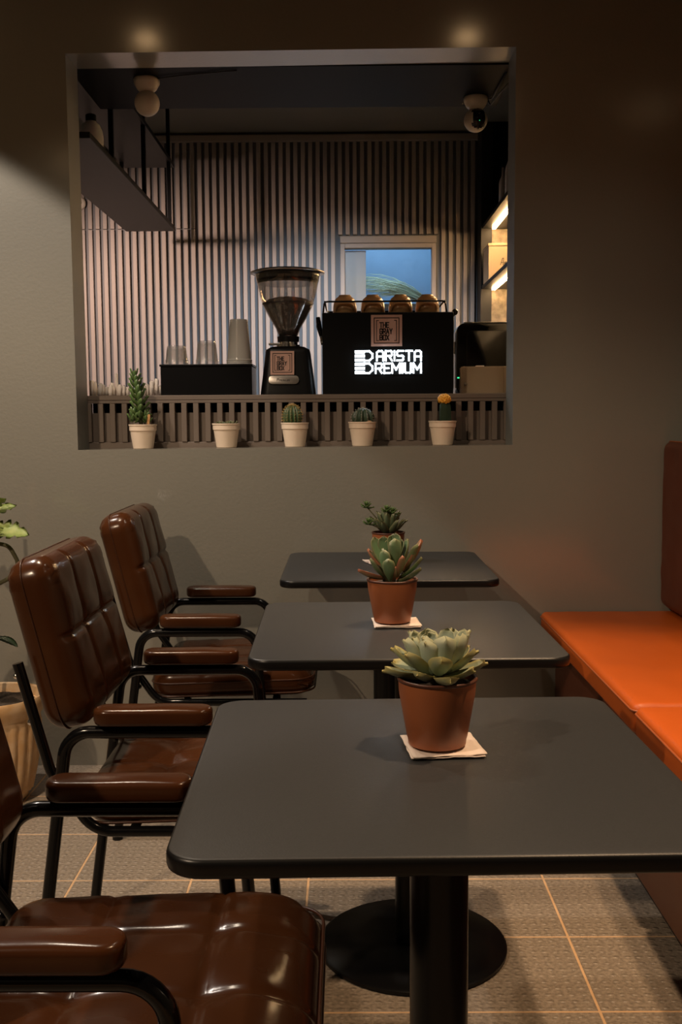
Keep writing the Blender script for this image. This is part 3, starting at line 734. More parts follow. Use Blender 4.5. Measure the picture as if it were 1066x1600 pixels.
obj('steam_knob', kb, 'gloss_black', e)
hb = bmesh.new()
tube(hb, [(-EW - .018, .14, ez(490)), (-EW - .014, .13, ez(505)), (-EW - .006, .12, ez(520))], [.008, .0105, .007], n=12)
obj('portafilter_handle', hb, 'gloss_black', e)
hb = bmesh.new(); tube(hb, [(-EW - .006, .12, ez(521)), (-EW - .003, .12, ez(532)), (-EW + .02, .12, ez(535))], .006, n=10)
obj('spout', hb, 'chrome', e)
emblem(e, 'emblem_sticker', (604 - 606) * k, ez(516), 48 * k, -.0003)
# the lit sign
sg = obj('sign_plate', nbox(-53 * k, 55 * k, -.003, -.0003, ez(584), ez(544)), 'panel_black', e, smooth=False)
led = bmesh.new(); y0, y1 = -.010, -.0035
wd = 2.3 * k
def sx(px): return (px - 606) * k
hh = 14.5 * k; z1_ = ez(562); z2_ = ez(581)
for zb in (z1_, z2_):
    stroke(led, [(0, 0), (11 * k, 0)], 4.2 * k, y0, y1, (sx(557), zb + 1 * k)); stroke(led, [(0, 0), (11 * k, 0)], 4.2 * k, y0, y1, (sx(557), zb + hh * .5)); stroke(led, [(0, 0), (11 * k, 0)], 4.2 * k, y0, y1, (sx(557), zb + hh - 1 * k))
    stroke(led, [(12 * k, hh), (20 * k, hh), (25 * k, hh * .7), (25 * k, hh * .3), (20 * k, 0), (12 * k, 0)], wd, y0, y1, (sx(557), zb))
def fit(text, pa, pb, zb):
    n = sum(max(p[0] for s in GL[c_] for p in s) for c_ in text); adv = .26
    tot = n + adv * (len(text) - 1)
    write(led, text, sx(pa), zb, hh, y0, y1, wd, adv=adv, wx=(pb - pa) * k / (tot * hh))
fit('aRISTa', 589, 657, z1_); fit('REMIUM', 587, 657, z2_)
obj('lit_lettering', led, 'led', sg, smooth=False)
# upturned cups on the machine
first = None
names = ['leftmost', 'second', 'third', 'rightmost']
for i, px in enumerate((541, 584, 626.5, 668)):
    yy = 3.86; kk = yy / 1637; X = (px - 541) * kk; r = 18.5 * kk
    cz = CT + ez(487) + .0008
    lb = ['tan upturned cup first from the left on the espresso machine', 'tan upturned cup second from the left on the espresso machine',
          'tan upturned cup third from the left on the espresso machine', 'tan upturned cup fourth from the left on the espresso machine'][i]
    if first is None:
        c_ = thing('coffee_cup', lb, 'cup', (X, yy, cz), group='cups on the espresso machine')
        obj('bowl', nlathe([(r - .003, 0), (r, .001), (r * .99, .02), (r * .94, .038), (r * .80, .054), (r * .55, .063), (r * .5, .0635), (r * .5, .068), (r * .44, .068), (r * .42, .0645), (0, .0645)], 30), 'cup_wood', c_)
        hdl = ntube(fillet([(-r * .72, -r * .66, .010), (-r * .62, -r * 1.12, .034), (r * .62, -r * 1.12, .034), (r * .72, -r * .66, .010)], .018), .0040, n=10)
        obj('handle', hdl, 'cup_wood', c_); first = c_
    else:
        c_ = copy_tree(first); c_.location = (X, yy, cz); c_['label'] = lb
# black rounded appliance and small cabinet at the right
yy = 4.02; kk = yy / 1637
a_ = thing('bread_oven', 'glossy black rounded appliance at the right end of the counter', 'appliance', (0, yy, CT))
X0 = (713 - 541) * kk; X1 = X0 + .30; ZT = (614 - 503) * kk
out = rrect(.15, ZT / 2, .035, 8)
bm = prism(bmesh.new(), out, 0, .28, .004)
xform(bm, Matrix.Translation((X0 + .15, .28, ZT / 2)) @ Matrix.Rotation(PI / 2, 4, 'X'))
obj('body', bm, 'gloss_black', a_, auto=35)
obj('door', xform(prism(bmesh.new(), rrect(.118, ZT * .29, .02, 6), 0, .008, .002), Matrix.Translation((X0 + .155, -.0005, ZT * .60)) @ Matrix.Rotation(PI / 2, 4, 'X')), 'gloss_black', a_, auto=35)
obj('top_trim', nbox(X0 + .03, X1 - .03, .005, .27, ZT + .0003, ZT + .004, bevel=.001), 'dull_chrome', a_, smooth=False)
obj('side_handle', nbox(X0 - .006, X0 + .0, .03, .05, (614 - 550) * kk, (614 - 531) * kk, bevel=.002), 'chrome', a_, smooth=False)
obj('indicator', nbox(X0 + .004, X0 + .012, -.0025, -.0003, (614 - 588) * kk, (614 - 586) * kk), 'green_led', a_, smooth=False)
b = thing('small_cabinet', 'small beige box with a round knob in front of the black appliance', 'box', (0, 3.86, CT))
kk = 3.86 / 1637
obj('body', nbox((724 - 541) * kk, (724 - 541) * kk + .20, .004, .13, 0, (614 - 571) * kk, bevel=.002), 'beige_box', b, smooth=False)
dr = obj('door', nbox((720.5 - 541) * kk, (786 - 541) * kk, 0, .0035, .001, (614 - 571.5) * kk, bevel=.001), 'beige_box', b, smooth=False)
bm = bmesh.new(); sphere(bm, ((727 - 541) * kk, -.006, (614 - 598) * kk), .0055, 14, 10)
obj('knob', bm, 'dull_chrome', dr)
pp = tag(obj('paper_tag', nbox(0, .03, 0, .02, 0, .004, bevel=.001), 'paper', smooth=False), 'small folded white slip lying on the beige box', 'paper')
pp.location = ((745 - 541) * kk, 3.885, CT + (614 - 571) * kk + .0005)

# ------------------------------------------------------------------ security cameras under the soffit
def sec_cam(loc, label, face, rz=0):
    s = thing('security_camera', label, 'camera', loc, rz)
    obj('mount', nlathe([(0, 0), (.042, 0), (.045, -.006), (.044, -.018), (.034, -.036), (.024, -.046), (0, -.046)][::-1], 32), 'white', s)
    bm = bmesh.new(); sphere(bm, (0, 0, -.083), .0435, 32, 20)
    obj('ball', bm, 'white', s)
    bm = bmesh.new(); sphere(bm, (0, -.0025, -.083), .0425, 32, 20)
    for v in list(bm.verts):
        q = v.co - Vector((0, 0, -.083))
        if q.y > -.021 or abs(q.x) > .0275: bm.verts.remove(v)
    fo = obj('lens_face', bm, 'face', s)
    bm = bmesh.new(); sphere(bm, (0, -.0425, -.068), .0055, 12, 8, (1, .5, 1)); obj('lens', bm, 'gloss_black', fo)
    bm = bmesh.new(); sphere(bm, (.0, -.0435, -.095), .0013, 8, 6); obj('indicator', bm, 'green_led', fo)
    return s
sec_cam(((243 - 541) * 3.74 / 1637, 3.74, 2.3455), 'white round security camera seen from behind, above the left side', True, PI * .93)
sec_cam(((741 - 541) * 3.98 / 1637, 3.98, 2.3455), 'white round security camera with black face, above the right side', True, .22)
tag(obj('cable', ntube(fillet([(-.655, 3.73, 2.341), (-.56, 3.70, 2.342), (-.50, 3.69, 2.3435), (-.40, 3.66, 2.342), (-.36, 3.66, 2.344)], .02), .0022, n=6), 'cable'), 'thin black cable running along the soffit from the left camera', 'cable')
bm = bmesh.new()
tube(bm, fillet([(.535, 3.98, 2.338), (.545, 3.96, 2.334), (.548, 3.90, 2.34), (.556, 3.70, 2.342)], .03), .0035, n=6)
tube(bm, fillet([(.534, 3.995, 2.338), (.545, 4.03, 2.326), (.562, 3.92, 2.335), (.562, 3.66, 2.30)], .03), .003, n=6)
tag(obj('cable', bm, 'cable'), 'pair of black cables looping right of the right-hand camera', 'cable')

# ------------------------------------------------------------------ beige pots on the sill
SY = 3.553; SZ = 1.0745
def sz(X): return 1.0735 + (X + .888) / 1.44 * .008 + .0006
def beige_pot(px, label, r=.0475, h=.081):
    X = (px - 541) * SY / 1637
    t = thing('potted_cactus', label, 'potted plant', (X, SY, sz(X)))
    pr = [(0, 0), (r * .70, 0), (r * .72, .003), (r * .90, h * .72), (r * .955, h * .74), (r * .965, h * .93), (r * 1.0, h * .94), (r * 1.01, h), (r * .93, h), (r * .90, h * .9), (0, h * .9)]
    obj('pot', nlathe(pr, 36), 'beige_pot', t, auto=40)
    bm = nlathe([(0, h * .905), (r * .89, h * .905), (r * .8, h * .93), (0, h * .95)], 24)
    for v in bm.verts: v.co.z += .002 * noise.noise(v.co * 200)
    obj('soil', bm, 'soil', t)
    return t, h
# 1: tall stacked succulent
t, h = beige_pot(225, 'beige pot with tall stacked green succulent and wooden stick on the sill'); t.name = 'potted_succulent'
jl = leaf_mesh('leaf', .043, .020, .008, 'jade', tip=.1, curl=.7, cup=.5, nl=7, nw=4)
obj('stem', ntube([(-.004, 0, h * .9), (-.012, 0, h + .06), (-.018, 0, h + .12), (-.026, 0, h + .168)], [.005, .004, .0035, .002], n=8), 'stem', t)
rg = random.Random(5)
for i in range(17):
    q = i / 16; z = h + .008 + .155 * q; cx = -.006 - .018 * q
    for s in (0, PI):
        put_leaf(jl, t, (cx, 0, z), (i % 2) * PI / 2 + s + .35 + rg.uniform(-.2, .2), .25 + .55 * q + rg.uniform(-.1, .1), 1.0 - .42 * max(0, q - .6) * 2.2)
for i in range(14):
    a = i * 2.4; put_leaf(jl, t, (-.030 + .004 * math.cos(a), -.008, h + .006 + i * .0022), a, .35 + i * .06, .62)
for i in range(9):
    a = i * 2.4; put_leaf(jl, t, (.014 + .003 * math.cos(a), -.012, h + .002 + i * .003), a, .5 + i * .08, .58)
obj('plant_marker', xform(prism(bmesh.new(), rrect(.0042, .026, .004, 5), 0, .0015), Matrix.Translation((.022, -.018, h + .008)) @ Matrix.Rotation(.12, 4, 'Y') @ Matrix.Rotation(PI / 2, 4, 'X')), 'wood_stick', t, smooth=False)
# 2: low gravel-like succulents
t, h = beige_pot(355, 'beige pot with tiny dark succulents barely above its rim on the sill'); t.name = 'potted_succulent'
bl = leaf_mesh('leaf', .010, .006, .005, 'dusk', nl=5, nw=4, curl=.3)
for i in range(60):
    a = rg.uniform(0, 2 * PI); rr = .032 * math.sqrt(rg.random())
    put_leaf(bl, t, (rr * math.cos(a), rr * math.sin(a), h * .95), rg.uniform(0, 6.28), rg.uniform(.5, 1.4), rg.uniform(.7, 1.3))
# ribbed cacti
def ribbed(t, c, r, hz, nr, mk, sp, amp=.10, nsp=9, spl=.008):
    n = nr * 8; bm = bmesh.new(); rows = 16; rings = []; ed = {}
    for i in range(rows + 1):
        th = -PI / 2 * .55 + (PI / 2 * 1.55) * i / rows
        rg_ = []
        for k_ in range(n):
            a = 2 * PI * k_ / n; rb = math.cos(a * nr); q = r * math.cos(th) * (1 + amp * rb) + 1e-4
            v = bm.verts.new((c[0] + q * math.cos(a), c[1] + q * math.sin(a), c[2] + hz * math.sin(th))); ed[v] = max(0, rb) ** 6 ; rg_.append(v)
        rings.append(rg_)
    for a, b in zip(rings, rings[1:]):
        for k_ in range(n): bm.faces.new((a[k_], a[(k_ + 1) % n], b[(k_ + 1) % n], b[k_]))
    bm.verts.index_update(); vals = [0.0] * len(bm.verts)
    for v, q in ed.items(): vals[v.index] = q
    o = obj('cactus', bm, mk, t); at = o.data.attributes.new('edge', 'FLOAT', 'POINT'); at.data.foreach_set('value', vals)
    bm = bmesh.new(); rr = random.Random(nr)
    for k_ in range(nr):
        a = 2 * PI * k_ / nr
        for i in range(nsp):
            th = -.25 + 1.75 * i / (nsp - 1)
            p = Vector((math.cos(a) * math.cos(th) * r * (1 + amp), math.sin(a) * math.cos(th) * r * (1 + amp), hz * math.sin(th)))
            for s in range(5):
                d = (p.normalized() + Vector((rr.uniform(-.9, .9), rr.uniform(-.9, .9), rr.uniform(-.5, .9)))).normalized()
                tube(bm, [Vector(c) + p, Vector(c) + p + d * spl * rr.uniform(.6, 1.1)], [.00045, .00015], n=3)
    s_ = obj('spines', bm, sp, o); s_['kind'] = 'stuff'
t, h = beige_pot(462, 'beige pot with upright ribbed cactus with golden spines on the sill')
ribbed(t, (-.008, 0, h * .95 + .022), .030, .040, 15, 'cactus', 'spine')
t, h = beige_pot(567, 'beige pot with dark squat ribbed cactus and a pale stone on the sill')
ribbed(t, (.002, 0, h * .95 + .017), .035, .032, 11, 'cactus_dark', 'spine_pale', amp=.13, nsp=7, spl=.005)
bm = bmesh.new(); sphere(bm, (.022, -.030, h * .98), .009, 12, 8, (1.2, .7, .6)); obj('stone', bm, 'pebble', t)
t, h = beige_pot(692, 'beige pot with yellow-topped grafted cactus on the sill')
bm = bmesh.new(); rings = []
for z, r in ((h * .9, .022), (h + .03, .0215), (h + .052, .020), (h + .062, .014)):
    rings.append([bm.verts.new((.004 + r * math.cos(a * PI / 6) * (1.15 if a % 4 == 0 else .72), r * math.sin(a * PI / 6) * (1.15 if a % 4 == 0 else .72), z)) for a in range(12)])
for a, b in zip(rings, rings[1:]):
    for i in range(12): bm.faces.new((a[i], a[(i + 1) % 12], b[(i + 1) % 12], b[i]))
bm.faces.new(rings[-1])
obj('stock', bm, 'cactus_dark', t, auto=50)
bm = bmesh.new(); rr = random.Random(2)
for i in range(46):
    th = math.acos(1 - 1.75 * (i + .5) / 46); a = i * 2.39996
    d = Vector((math.sin(th) * math.cos(a), math.sin(th) * math.sin(a), math.cos(th) * .72))
    sphere(bm, Vector((.006, 0, h + .072)) + d * .0175, rr.uniform(.0052, .0072), 8, 6)
sphere(bm, (.006, 0, h + .070), .0165, 12, 8, (1, 1, .8))
obj('yellow_scion', bm, 'yellow', t)

# ------------------------------------------------------------------ tables
def make_table(loc, rz, label, base_dx=0, base_dy=0):
    t = thing('cafe_table', label, 'table', loc, rz, 'black square café tables')
    a = .302
    bm = bmesh.new(); prism(bm, rrect(a, a, .042, 8), .7135, .735, .006)
    for f in bm.faces: f.material_index = 0 if f.calc_center_median().z > .733 and abs(f.normal.z) > .9 else 1
    bmesh.ops.recalc_face_normals(bm, faces=bm.faces)
    for f in bm.faces: f.material_index = 0 if (f.calc_center_median().z > .7345 and f.normal.z > .9) else 1
    obj('tabletop', bm, ['table', 'table_edge'], t, auto=40)
    c = Matrix.Translation((base_dx, base_dy, 0))
    obj('mounting_plate', xform(nbox(-.11, .11, -.11, .11, .706, .7133, bevel=.002), c), 'base', t, smooth=False)
    obj('column', xform(nlathe([(0, .022), (.0385, .022), (.0385, .7055), (0, .7055)], 32), c), 'base', t, auto=40)
    obj('base_plate', xform(nlathe([(0, 0), (.205, 0), (.209, .003), (.209, .010), (.204, .0135), (.12, .018), (.06, .0215), (0, .0217)], 64), c), 'base', t, auto=40)
make_table((.106, 1.325, 0), .022, 'black square table nearest the camera, under the pale rosette succulent', .013, 0)
make_table((.113, 2.192, 0), .012, 'black square table in the middle, under the paddle-leaved succulent', .03, .05)
make_table((.118, 3.115, 0), .0, 'black square table farthest back, set against the wall', 0, -.02)
TZ = .7355

def napkin(x, y, s, rz, label, seed):
    bm = bmesh.new(); n = 14; rr = random.Random(seed)
    for lay in range(2):
        vs = {}; ang = lay * .05
        for i in range(n + 1):
            for j in range(n + 1):
                u, v = (i / n - .5) * s, (j / n - .5) * s * .96
                e = max(abs(u), abs(v)) / (s / 2)
                z = .0016 + lay * .0022 + .0022 * max(0, e - .72) / .28 * (1 + noise.noise(Vector((u * 60, v * 60, seed + lay)))) 
                q = s * .012 * noise.noise(Vector((u * 40 + seed, v * 40, lay)))
                vs[i, j] = bm.verts.new((u * math.cos(ang) - v * math.sin(ang) + q, u * math.sin(ang) + v * math.cos(ang) + q, z))
        bot = {k_: bm.verts.new(v.co - Vector((0, 0, .0015))) for k_, v in vs.items()}
        for i in range(n):
            for j in range(n):
                bm.faces.new((vs[i, j], vs[i + 1, j], vs[i + 1, j + 1], vs[i, j + 1])); bm.faces.new((bot[i, j], bot[i, j + 1], bot[i + 1, j + 1], bot[i + 1, j]))
        for i in range(n):
            for (p, q) in (((i, 0), (i + 1, 0)), ((i, n), (i + 1, n)), ((0, i), (0, i + 1)), ((n, i), (n, i + 1))):
                bm.faces.new((vs[p], bot[p], bot[q], vs[q]))
    o = obj('paper_napkin', bm, 'napkin'); o.location = (x, y, TZ); o.rotation_euler = (0, 0, rz)
    tag(o, label, 'napkin', 'napkins under the pots')
def brown_pot(name, label, x, y, rt, rb, h):
    t = thing(name, label, 'potted plant', (x, y, TZ + .0068))
    pr = [(0, .002), (rb * .9, .002), (rb * .93, 0), (rb, .001), (rb + .001, h * .10), (rb + (rt - rb) * .12, h * .11), (rb + (rt - rb) * .86, h * .74), (rt * .965, h * .76), (rt * .975, h * .80), (rt * .99, h * .95)]
    obj('pot', nlathe(pr + [(rt * .95, h * .95), (rt * .88, h * .72), (rb * .9, .006), (0, .006)], 44), 'brown_pot', t, auto=45)
    obj('rim', nlathe([(rt * .985, h * .951), (rt * 1.02, h * .955), (rt * 1.03, h * .985), (rt * 1.01, h), (rt * .95, h * .995), (rt * .95, h * .951), (rt * .985, h * .951)], 44), 'brown_pot_rim', t)
    bm = nlathe([(0, .0065), (rb * .88, .0065), (rt * .86, h * .72), (rt * .93, h * .88), (rt * .7, h * .9), (rt * .3, h * .91), (0, h * .91)], 32)
    for v in bm.verts:
        if v.co.z > h * .85: v.co.z += .003 * noise.noise(v.co * 150)
    obj('soil', bm, 'soil', t)
    return t
# nearest: powdery rosette
k = 1.375 / 1637
PX, PY = (684 - 541) * 1.375 / 1637, 1.372
napkin((690 - 541) * k + .002, 1.370, .098, .08, 'square white paper napkin under the nearest succulent pot', 1)
t = brown_pot('potted_succulent', 'brown pot with large powdery green rosette succulent on nearest table', PX, PY, .0525, .0385, .092)
H = .092
eA = leaf_mesh('leaf', .060, .036, .0075, 'echeveria', tip=.06, curl=.30, cup=.42, nl=10, nw=6, wide=.70, base=.42)
eB = leaf_mesh('leaf', .062, .036, .0075, 'echeveria_low', tip=.07, curl=.30, cup=.34, nl=10, nw=6, wide=.64, base=.42)
obj('stem', ntube([(0, 0, H * .86), (0, 0, H + .022)], [.012, .009], n=10), 'stem', t)
rr = random.Random(21)
for ring, (n, me, z, pit, sc, rad, ph) in enumerate(((8, eB, .004, .12, 1.0, .014, .15), (6, eB, .010, .42, 1.0, .012, .62), (8, eA, .012, .92, 1.06, .016, .32), (6, eA, .018, .98, .92, .010, .75), (6, eA, .026, .95, .58, .006, .2), (5, eA, .034, .90, .38, .004, .5), (4, eA, .040, 1.1, .24, .002, .9))):
    for i in range(n):
        a = ph + 2 * PI * i / n + rr.uniform(-.14, .14)
        put_leaf(me, t, (rad * math.cos(a), rad * math.sin(a), H + z * .85 - .004), a, pit + rr.uniform(-.12, .12), .85 * sc * rr.uniform(.9, 1.08), rr.uniform(-.2, .2))
# middle: paddle leaves
k = 2.19 / 1637
PX, PY = (614 - 541) * k, 2.215
napkin((620 - 541) * k, 2.21, .098, .02, 'square white paper napkin under the middle succulent pot', 2)
t = brown_pot('potted_succulent', 'brown pot with upright paddle-leaved succulent on the middle table', PX, PY, .0535, .039, .092)
pA = leaf_mesh('leaf', .058, .029, .008, 'paddle', tip=.0, curl=.30, cup=.18, nl=9, nw=6, wide=.68, base=.22)
pR = leaf_mesh('leaf', .056, .024, .010, 'paddle_red', tip=.0, curl=.25, cup=.10, nl=9, nw=6, wide=.60, base=.3)
obj('stem', ntube([(0, 0, H * .86), (.004, 0, H + .02), (.006, .004, H + .05)], [.007, .005, .004], n=8), 'stem', t)
obj('stem', ntube([(-.012, 0, H * .86), (-.020, 0, H + .015), (-.026, .0, H + .03)], [.006, .005, .004], n=8), 'stem', t)
obj('stem', ntube([(.012, 0, H * .86), (.028, 0, H + .015), (.036, .0, H + .03)], [.006, .005, .004], n=8), 'stem', t)
rr = random.Random(8)
# root x, y, height above the rim, heading, rise, size
spec = [(-.022, -.008, .008, 3.25, .22, 1.05, pR), (-.020, .000, .030, 2.75, .72, 1.0, pR), (-.018, -.012, .010, 3.5, .75, .95, pA), (-.024, .000, .034, 2.5, 1.0, 1.15, pA), (-.018, .010, .042, 1.9, 1.2, 1.0, pA),
        (-.014, -.016, .014, 4.1, 1.2, 1.0, pA), (-.006, -.020, .000, 4.5, 1.05, .95, pA), (.002, -.018, .004, 4.9, 1.0, .62, pR), (-.010, -.006, .026, 3.3, 1.2, .85, pA), (.006, -.010, .030, 5.0, 1.30, 1.15, pA),
        (.008, .006, .050, 1.3, 1.25, 1.0, pA), (.002, .006, .054, 2.2, 1.2, .85, pA), (.014, .010, .048, .6, 1.2, .8, pA), (.018, -.018, .002, 5.7, .38, 1.05, pA), (.024, -.012, .012, 6.0, .62, 1.05, pA),
        (.026, -.006, .024, 6.1, .95, 1.1, pR), (.032, .000, .036, .1, .82, 1.2, pR), (.030, -.006, .034, 5.9, .9, 1.0, pA), (.024, .008, .040, .3, 1.1, .95, pA), (.010, -.016, .012, 5.3, 1.0, .95, pR), (-.004, .012, .036, 1.6, 1.2, 1.0, pA)]
for x, y, z, a, p, sc_, me in spec:
    put_leaf(me, t, (x * .8, y, H - .004 + z * .85), a, p + rr.uniform(-.05, .05), sc_, rr.uniform(-.25, .25))
# farthest: small aloe-like leaves with sprouting rosettes
k = 3.13 / 1637
PX, PY = (608 - 541) * k, 3.17
napkin((596 - 541) * k, 3.155, .09, .3, 'white paper napkin half hidden under the farthest succulent pot', 3)
t = brown_pot('potted_succulent', 'brown pot with pointed dusky succulent and side sprouts on farthest table', PX, PY, .050, .037, .086)
H3 = .086
dA = leaf_mesh('leaf', .064, .020, .008, 'dusk', tip=.12, curl=.4, cup=.3, nl=8, nw=5, wide=.45, base=.5)
dS = leaf_mesh('leaf', .020, .0085, .004, 'jade', tip=.12, curl=.4, cup=.3, nl=6, nw=4, wide=.5, base=.4)
obj('stem', ntube([(0, 0, H3 * .86), (0, 0, H3 + .02)], [.010, .007], n=8), 'stem', t)
for n, z, pit, sc in ((9, .0, .55, 1.0), (8, .006, .95, 1.0), (6, .012, 1.2, .9)):
    for i in range(n):
        a = 2 * PI * i / n + pit * 3 + rr.uniform(-.15, .15)
        put_leaf(dA, t, (.006 * math.cos(a), .006 * math.sin(a), H3 + z - .004), a, pit + rr.uniform(-.1, .1), sc * rr.uniform(.85, 1.1))
for (x, y, z) in ((-.066, -.01, .078), (-.060, -.02, .028), (-.005, -.02, .066), (.012, -.02, .060)):
    st = obj('sprout', ntube(fillet([(x * .12, y * .3, H3), (x * .55, y * .8, H3 + z * .55), (x, y, H3 + z)], .03), .0022, n=6), 'stem', t)
    for i in range(14):
        a = i * 2.4; put_leaf(dS, st, (x, y, H3 + z + i * .0006 - .003), a, -.1 + i * .1, 1.1 - i * .035)

# ------------------------------------------------------------------ armchairs
def make_chair(label):
    t = thing('armchair', label, 'chair', group='brown leather armchairs')
    HY = .2435
    s = cushion(.231, .216, .088, .06, .038, (-.075, .085), (-.078, .078), depth=.0035, puff=.004, tuft=.007, wrinkle=.004, seed=1, fall=1.7)
    so = obj('seat', xform(s, Matrix.Translation((.079, 0, .435)) @ Matrix.Rotation(-.03, 4, 'Y')), 'leather', t)
    ring = [(x, y, .0) for x, y in rrect(.2312, .2162, .06, 8)]
    for z in (.006, -.030):
        obj('piping', xform(ntube([(x, y, z) for x, y, _ in ring], .0026, n=6, closed=True), Matrix.Translation((.079, 0, .435)) @ Matrix.Rotation(-.03, 4, 'Y')), 'piping', so)
    # backrest: local x' = up, y = width, z' = front
    lean = math.atan2(.080, .325)
    up = Vector((-math.sin(lean), 0, math.cos(lean))); fr = Vector((math.cos(lean), 0, math.sin(lean)))
    R_ = Matrix((up, (0, 1, 0), fr)).transposed().to_4x4()          # columns: up, width, front
    R_ = Matrix(((up.x, 0, fr.x, 0), (up.y, 1, fr.y, 0), (up.z, 0, fr.z, 0), (0, 0, 0, 1)))
    b = cushion(.172, .213, .098, .052, .038, (.01,), (-.072, .072), depth=.006, puff=.004, tuft=.005, wrinkle=.003, seed=5)
    for v in b.verts:                                                # gathered leather at the two upper corners
        if v.co.x > .10 and abs(v.co.y) > .15:
            f = min(1, (v.co.x - .10) / .05) * min(1, (abs(v.co.y) - .15) / .04)
            v.co.z += f * .0045 * math.sin(v.co.x * 420 + 3 * noise.noise(v.co * 40)) * (.4 + noise.noise(v.co * 55))
    mb = Matrix.Translation((-.207, 0, .744)) @ R_
    bo = obj('backrest', xform(b, mb), 'leather', t)
    rg2 = rrect(.1725, .2135, .050, 8)
    obj('piping', xform(ntube([(x, y, -.012) for x, y in rg2], .0017, n=6, closed=True), mb), 'piping', bo)
    for sgn in (-1, 1):
        y = sgn * HY
        p = cushion(.112, .0285, .032, .027, .009, n=16, puff=.0025, wrinkle=.001)
        po = obj('armrest_pad', xform(p, Matrix.Translation((0, y, .6205))), 'leather', t)
        full = fillet([(-.245, y, 0.006), (-.165, y, .588), (.152, y, .588), (.195, y, .006)], [.05, .05], n=8)
        ia = min(range(len(full)), key=lambda i: abs(full[i].z - .545) + (0 if full[i].x < 0 else 9))
        ib = min(range(len(full)), key=lambda i: abs(full[i].z - .545) + (0 if full[i].x > 0 else 9))
        for seg in (full[:2], full[-2:]):
            ends = seg
        a1 = full[:2]; a2 = full[1:-1]; a3 = full[-2:]
        for nm, sgm in (('leg', a1), ('arm_rail', a2), ('leg', a3)):
            lo = obj(nm, ntube(sgm, .0122, n=12), 'chair_tube', t, auto=50)
            if nm == 'leg':
                q = min(sgm, key=lambda v: v.z)
                obj('foot_cap', nlathe([(0, 0), (.0145, 0), (.0145, .016), (.0125, .018), (0, .018)], 14, (q.x, q.y)), 'black_metal', lo, auto=40)
        yr = sgn * (HY - .0275)
        rl = fillet([(.29, yr, .383), (-.125, yr, .383), (-.205, yr, .50), (-.262, yr, .715)], [.07, .1], n=7)
        ro = obj('seat_rail', ntube(rl, .0105, n=10), 'chair_tube', t, auto=50)
        for z, xx in ((.60, -.2315), (.69, -.2555)):
            bm = bmesh.new(); sphere(bm, (xx - .010, yr, z), .006, 8, 6); obj('bolt', bm, 'chrome', ro)
        for xx in (.173, -.19):
            zz = .383 if xx > 0 else .43
            obj('spacer', ntube([(xx if xx > 0 else -.178, yr, zz), (xx if xx > 0 else -.186, y, zz)], .007, n=8), 'chair_tube', t)
    obj('cross_bar', ntube([(.20, -.216, .383), (.20, .216, .383)], .009, n=10), 'chair_tube', t)
    obj('cross_bar', ntube([(-.05, -.216, .383), (-.05, .216, .383)], .009, n=10), 'chair_tube', t)
    return t
ch = make_chair('brown leather armchair in the middle, beside the middle table')
ch.location = (-.366, 2.175, 0)
c2 = copy_tree(ch); c2.location = (-.403, 3.09, 0); c2['label'] = 'brown leather armchair farthest back, casting its shadow on the wall'
c3 = copy_tree(ch); c3.location = (-.346, 1.30, 0); c3['label'] = 'brown leather armchair nearest the camera with its tufted seat fully visible'

# ------------------------------------------------------------------ bench on the right
b = thing('bench', 'orange-brown upholstered box bench along the right wall', 'bench', (0, 0, 0))
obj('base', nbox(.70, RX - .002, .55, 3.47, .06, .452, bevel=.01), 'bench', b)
obj('plinth', nbox(.74, RX - .004, .6, 3.46, 0, .0597), 'black_metal', b, smooth=False)
def seat_cushion(y0, y1, label, seed):
    x0, x1 = .648, 1.166
    c = cushion((x1 - x0) / 2, (y1 - y0) / 2, .072, .022, .016, n=30, puff=.010, wrinkle=.004, seed=seed)
    mt = Matrix.Translation(((x0 + x1) / 2, (y0 + y1) / 2, .4885))
    o = obj('seat_cushion', xform(c, mt), 'orange'); tag(o, label, 'cushion', 'bench seat cushions')
    rg_ = rrect((x1 - x0) / 2 + .001, (y1 - y0) / 2 + .001, .022, 8)
    obj('piping', xform(ntube([(x, y, .020) for x, y in rg_], .0028, n=6, closed=True), mt), 'orange_pipe', o)
seat_cushion(2.325, 3.468, 'bright orange bench seat cushion next to the far wall', 3)
seat_cushion(1.17, 2.318, 'orange bench seat cushion in front, at the right edge', 9)
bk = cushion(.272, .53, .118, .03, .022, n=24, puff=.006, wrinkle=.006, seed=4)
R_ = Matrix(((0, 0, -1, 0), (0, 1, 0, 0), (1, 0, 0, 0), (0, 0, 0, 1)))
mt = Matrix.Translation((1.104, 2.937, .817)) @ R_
o = tag(obj('back_cushion', xform(bk, mt), 'orange_shaded'), 'tall shade-darkened orange back cushion leaning on the right wall', 'cushion')
obj('piping', xform(ntube([(x, y, .04) for x, y in rrect(.273, .531, .03, 8)], .0028, n=6, closed=True), mt), 'orange_pipe', o)

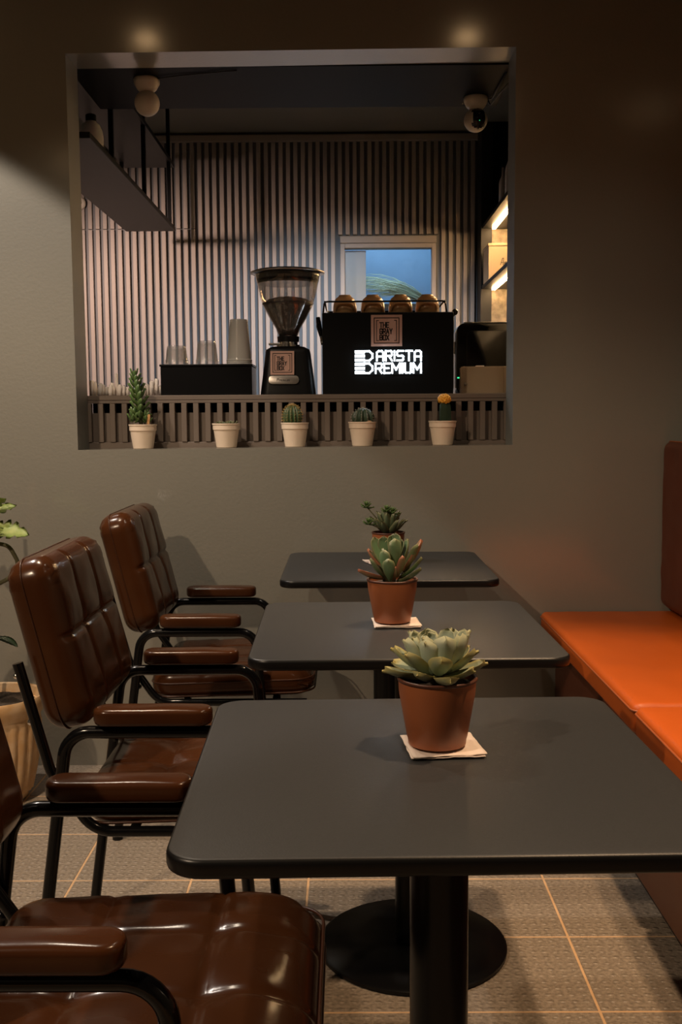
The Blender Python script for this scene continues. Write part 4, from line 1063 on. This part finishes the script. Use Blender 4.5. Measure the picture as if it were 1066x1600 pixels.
# ------------------------------------------------------------------ big potted plant at the left
t = thing('potted_plant', 'large fluted terracotta pot with a leafy climber by the wall', 'potted plant', (-1.095, 3.17, 0))
def flute(a, z): return 1 - (.06 * (1 - abs(math.sin(a * 13))) if .03 < z < .262 else 0)
pr = [(0, 0), (.085, 0), (.095, .008), (.10, .03), (.112, .031), (.128, .10), (.140, .18), (.143, .24), (.139, .262), (.139, .267), (.146, .275), (.152, .30), (.156, .322), (.152, .330), (.142, .328), (.136, .30), (0, .30)]
obj('pot', nlathe(pr, 120, rib=flute), 'terracotta', t, auto=50)
bm = nlathe([(0, .3005), (.134, .3005), (.12, .306), (.06, .309), (0, .310)], 40)
for v in bm.verts: v.co += Vector((0, 0, .005 * noise.noise(v.co * 60)))
obj('soil', bm, 'soil', t)
obj('stem', ntube(fillet([(-.02, -.03, .30), (.02, -.05, .50), (.0, -.05, .66), (.08, -.06, .70), (.112, -.05, .74), (.085, -.06, .80), (.03, -.06, .81)], .035), .0062, n=8), 'stem', t)
obj('stem', ntube(fillet([(-.03, .0, .30), (.03, -.04, .46), (.045, -.06, .60), (.0, -.07, .74), (.03, -.08, .86)], .06), .006, n=8), 'stem', t)
obj('stake', ntube([(-.035, .02, .29), (-.035, .02, .95)], .006, n=8), 'wood_stick', t)
def big_leaf(name, L, W, holes=True):
    """broad lobed leaf along +Y with split margin"""
    bm = bmesh.new(); n = 15; rows = []
    for i in range(n + 1):
        q = i / n; y = L * q; wv = W / 2 * (math.sin(PI * min(1, q * .98 + .04)) ** .65) * (1 - .25 * q)
        if holes and i % 3 == 2 and 2 < i < n - 1: wv *= .55
        z = -.25 * L * q * q
        rows.append([bm.verts.new((s * wv, y + (.0 if s == 0 else .05 * L * abs(s)), z + .12 * wv * abs(s) + .002 * (i % 2))) for s in (-1, -.5, 0, .5, 1)])
    for a, b_ in zip(rows, rows[1:]):
        for j_ in range(4): bm.faces.new((a[j_], a[j_ + 1], b_[j_ + 1], b_[j_]))
    r = bmesh.ops.solidify(bm, geom=bm.faces[:], thickness=.0015)
    me = bpy.data.meshes.new(name); bm.to_mesh(me); bm.free(); me.polygons.foreach_set('use_smooth', [True] * len(me.polygons))
    return me
ml = big_leaf('leaf', .13, .12); ml.materials.append(M['monstera'])
dl = big_leaf('leaf', .11, .08, False); dl.materials.append(M['dark_leaf'])
for p, az, pi_, sc_, ro in (((.02, -.07, .845), -.15, .10, .95, .5), ((.02, -.08, .865), -.9, .2, .8, -.5), ((-.01, -.06, .875), .35, .55, .9, .4), ((-.03, -.06, .86), 2.8, .2, 1.1, 0), ((.0, -.09, .83), -1.5, .0, .8, .2), ((.0, -.06, .89), .1, .75, .7, -.6)):
    put_leaf(ml, t, p, az, pi_, sc_, ro)
put_leaf(dl, t, (.03, -.05, .52), -.3, -.1, .7)
put_leaf(dl, t, (-.02, -.04, .58), 3.4, .2, 1.0)
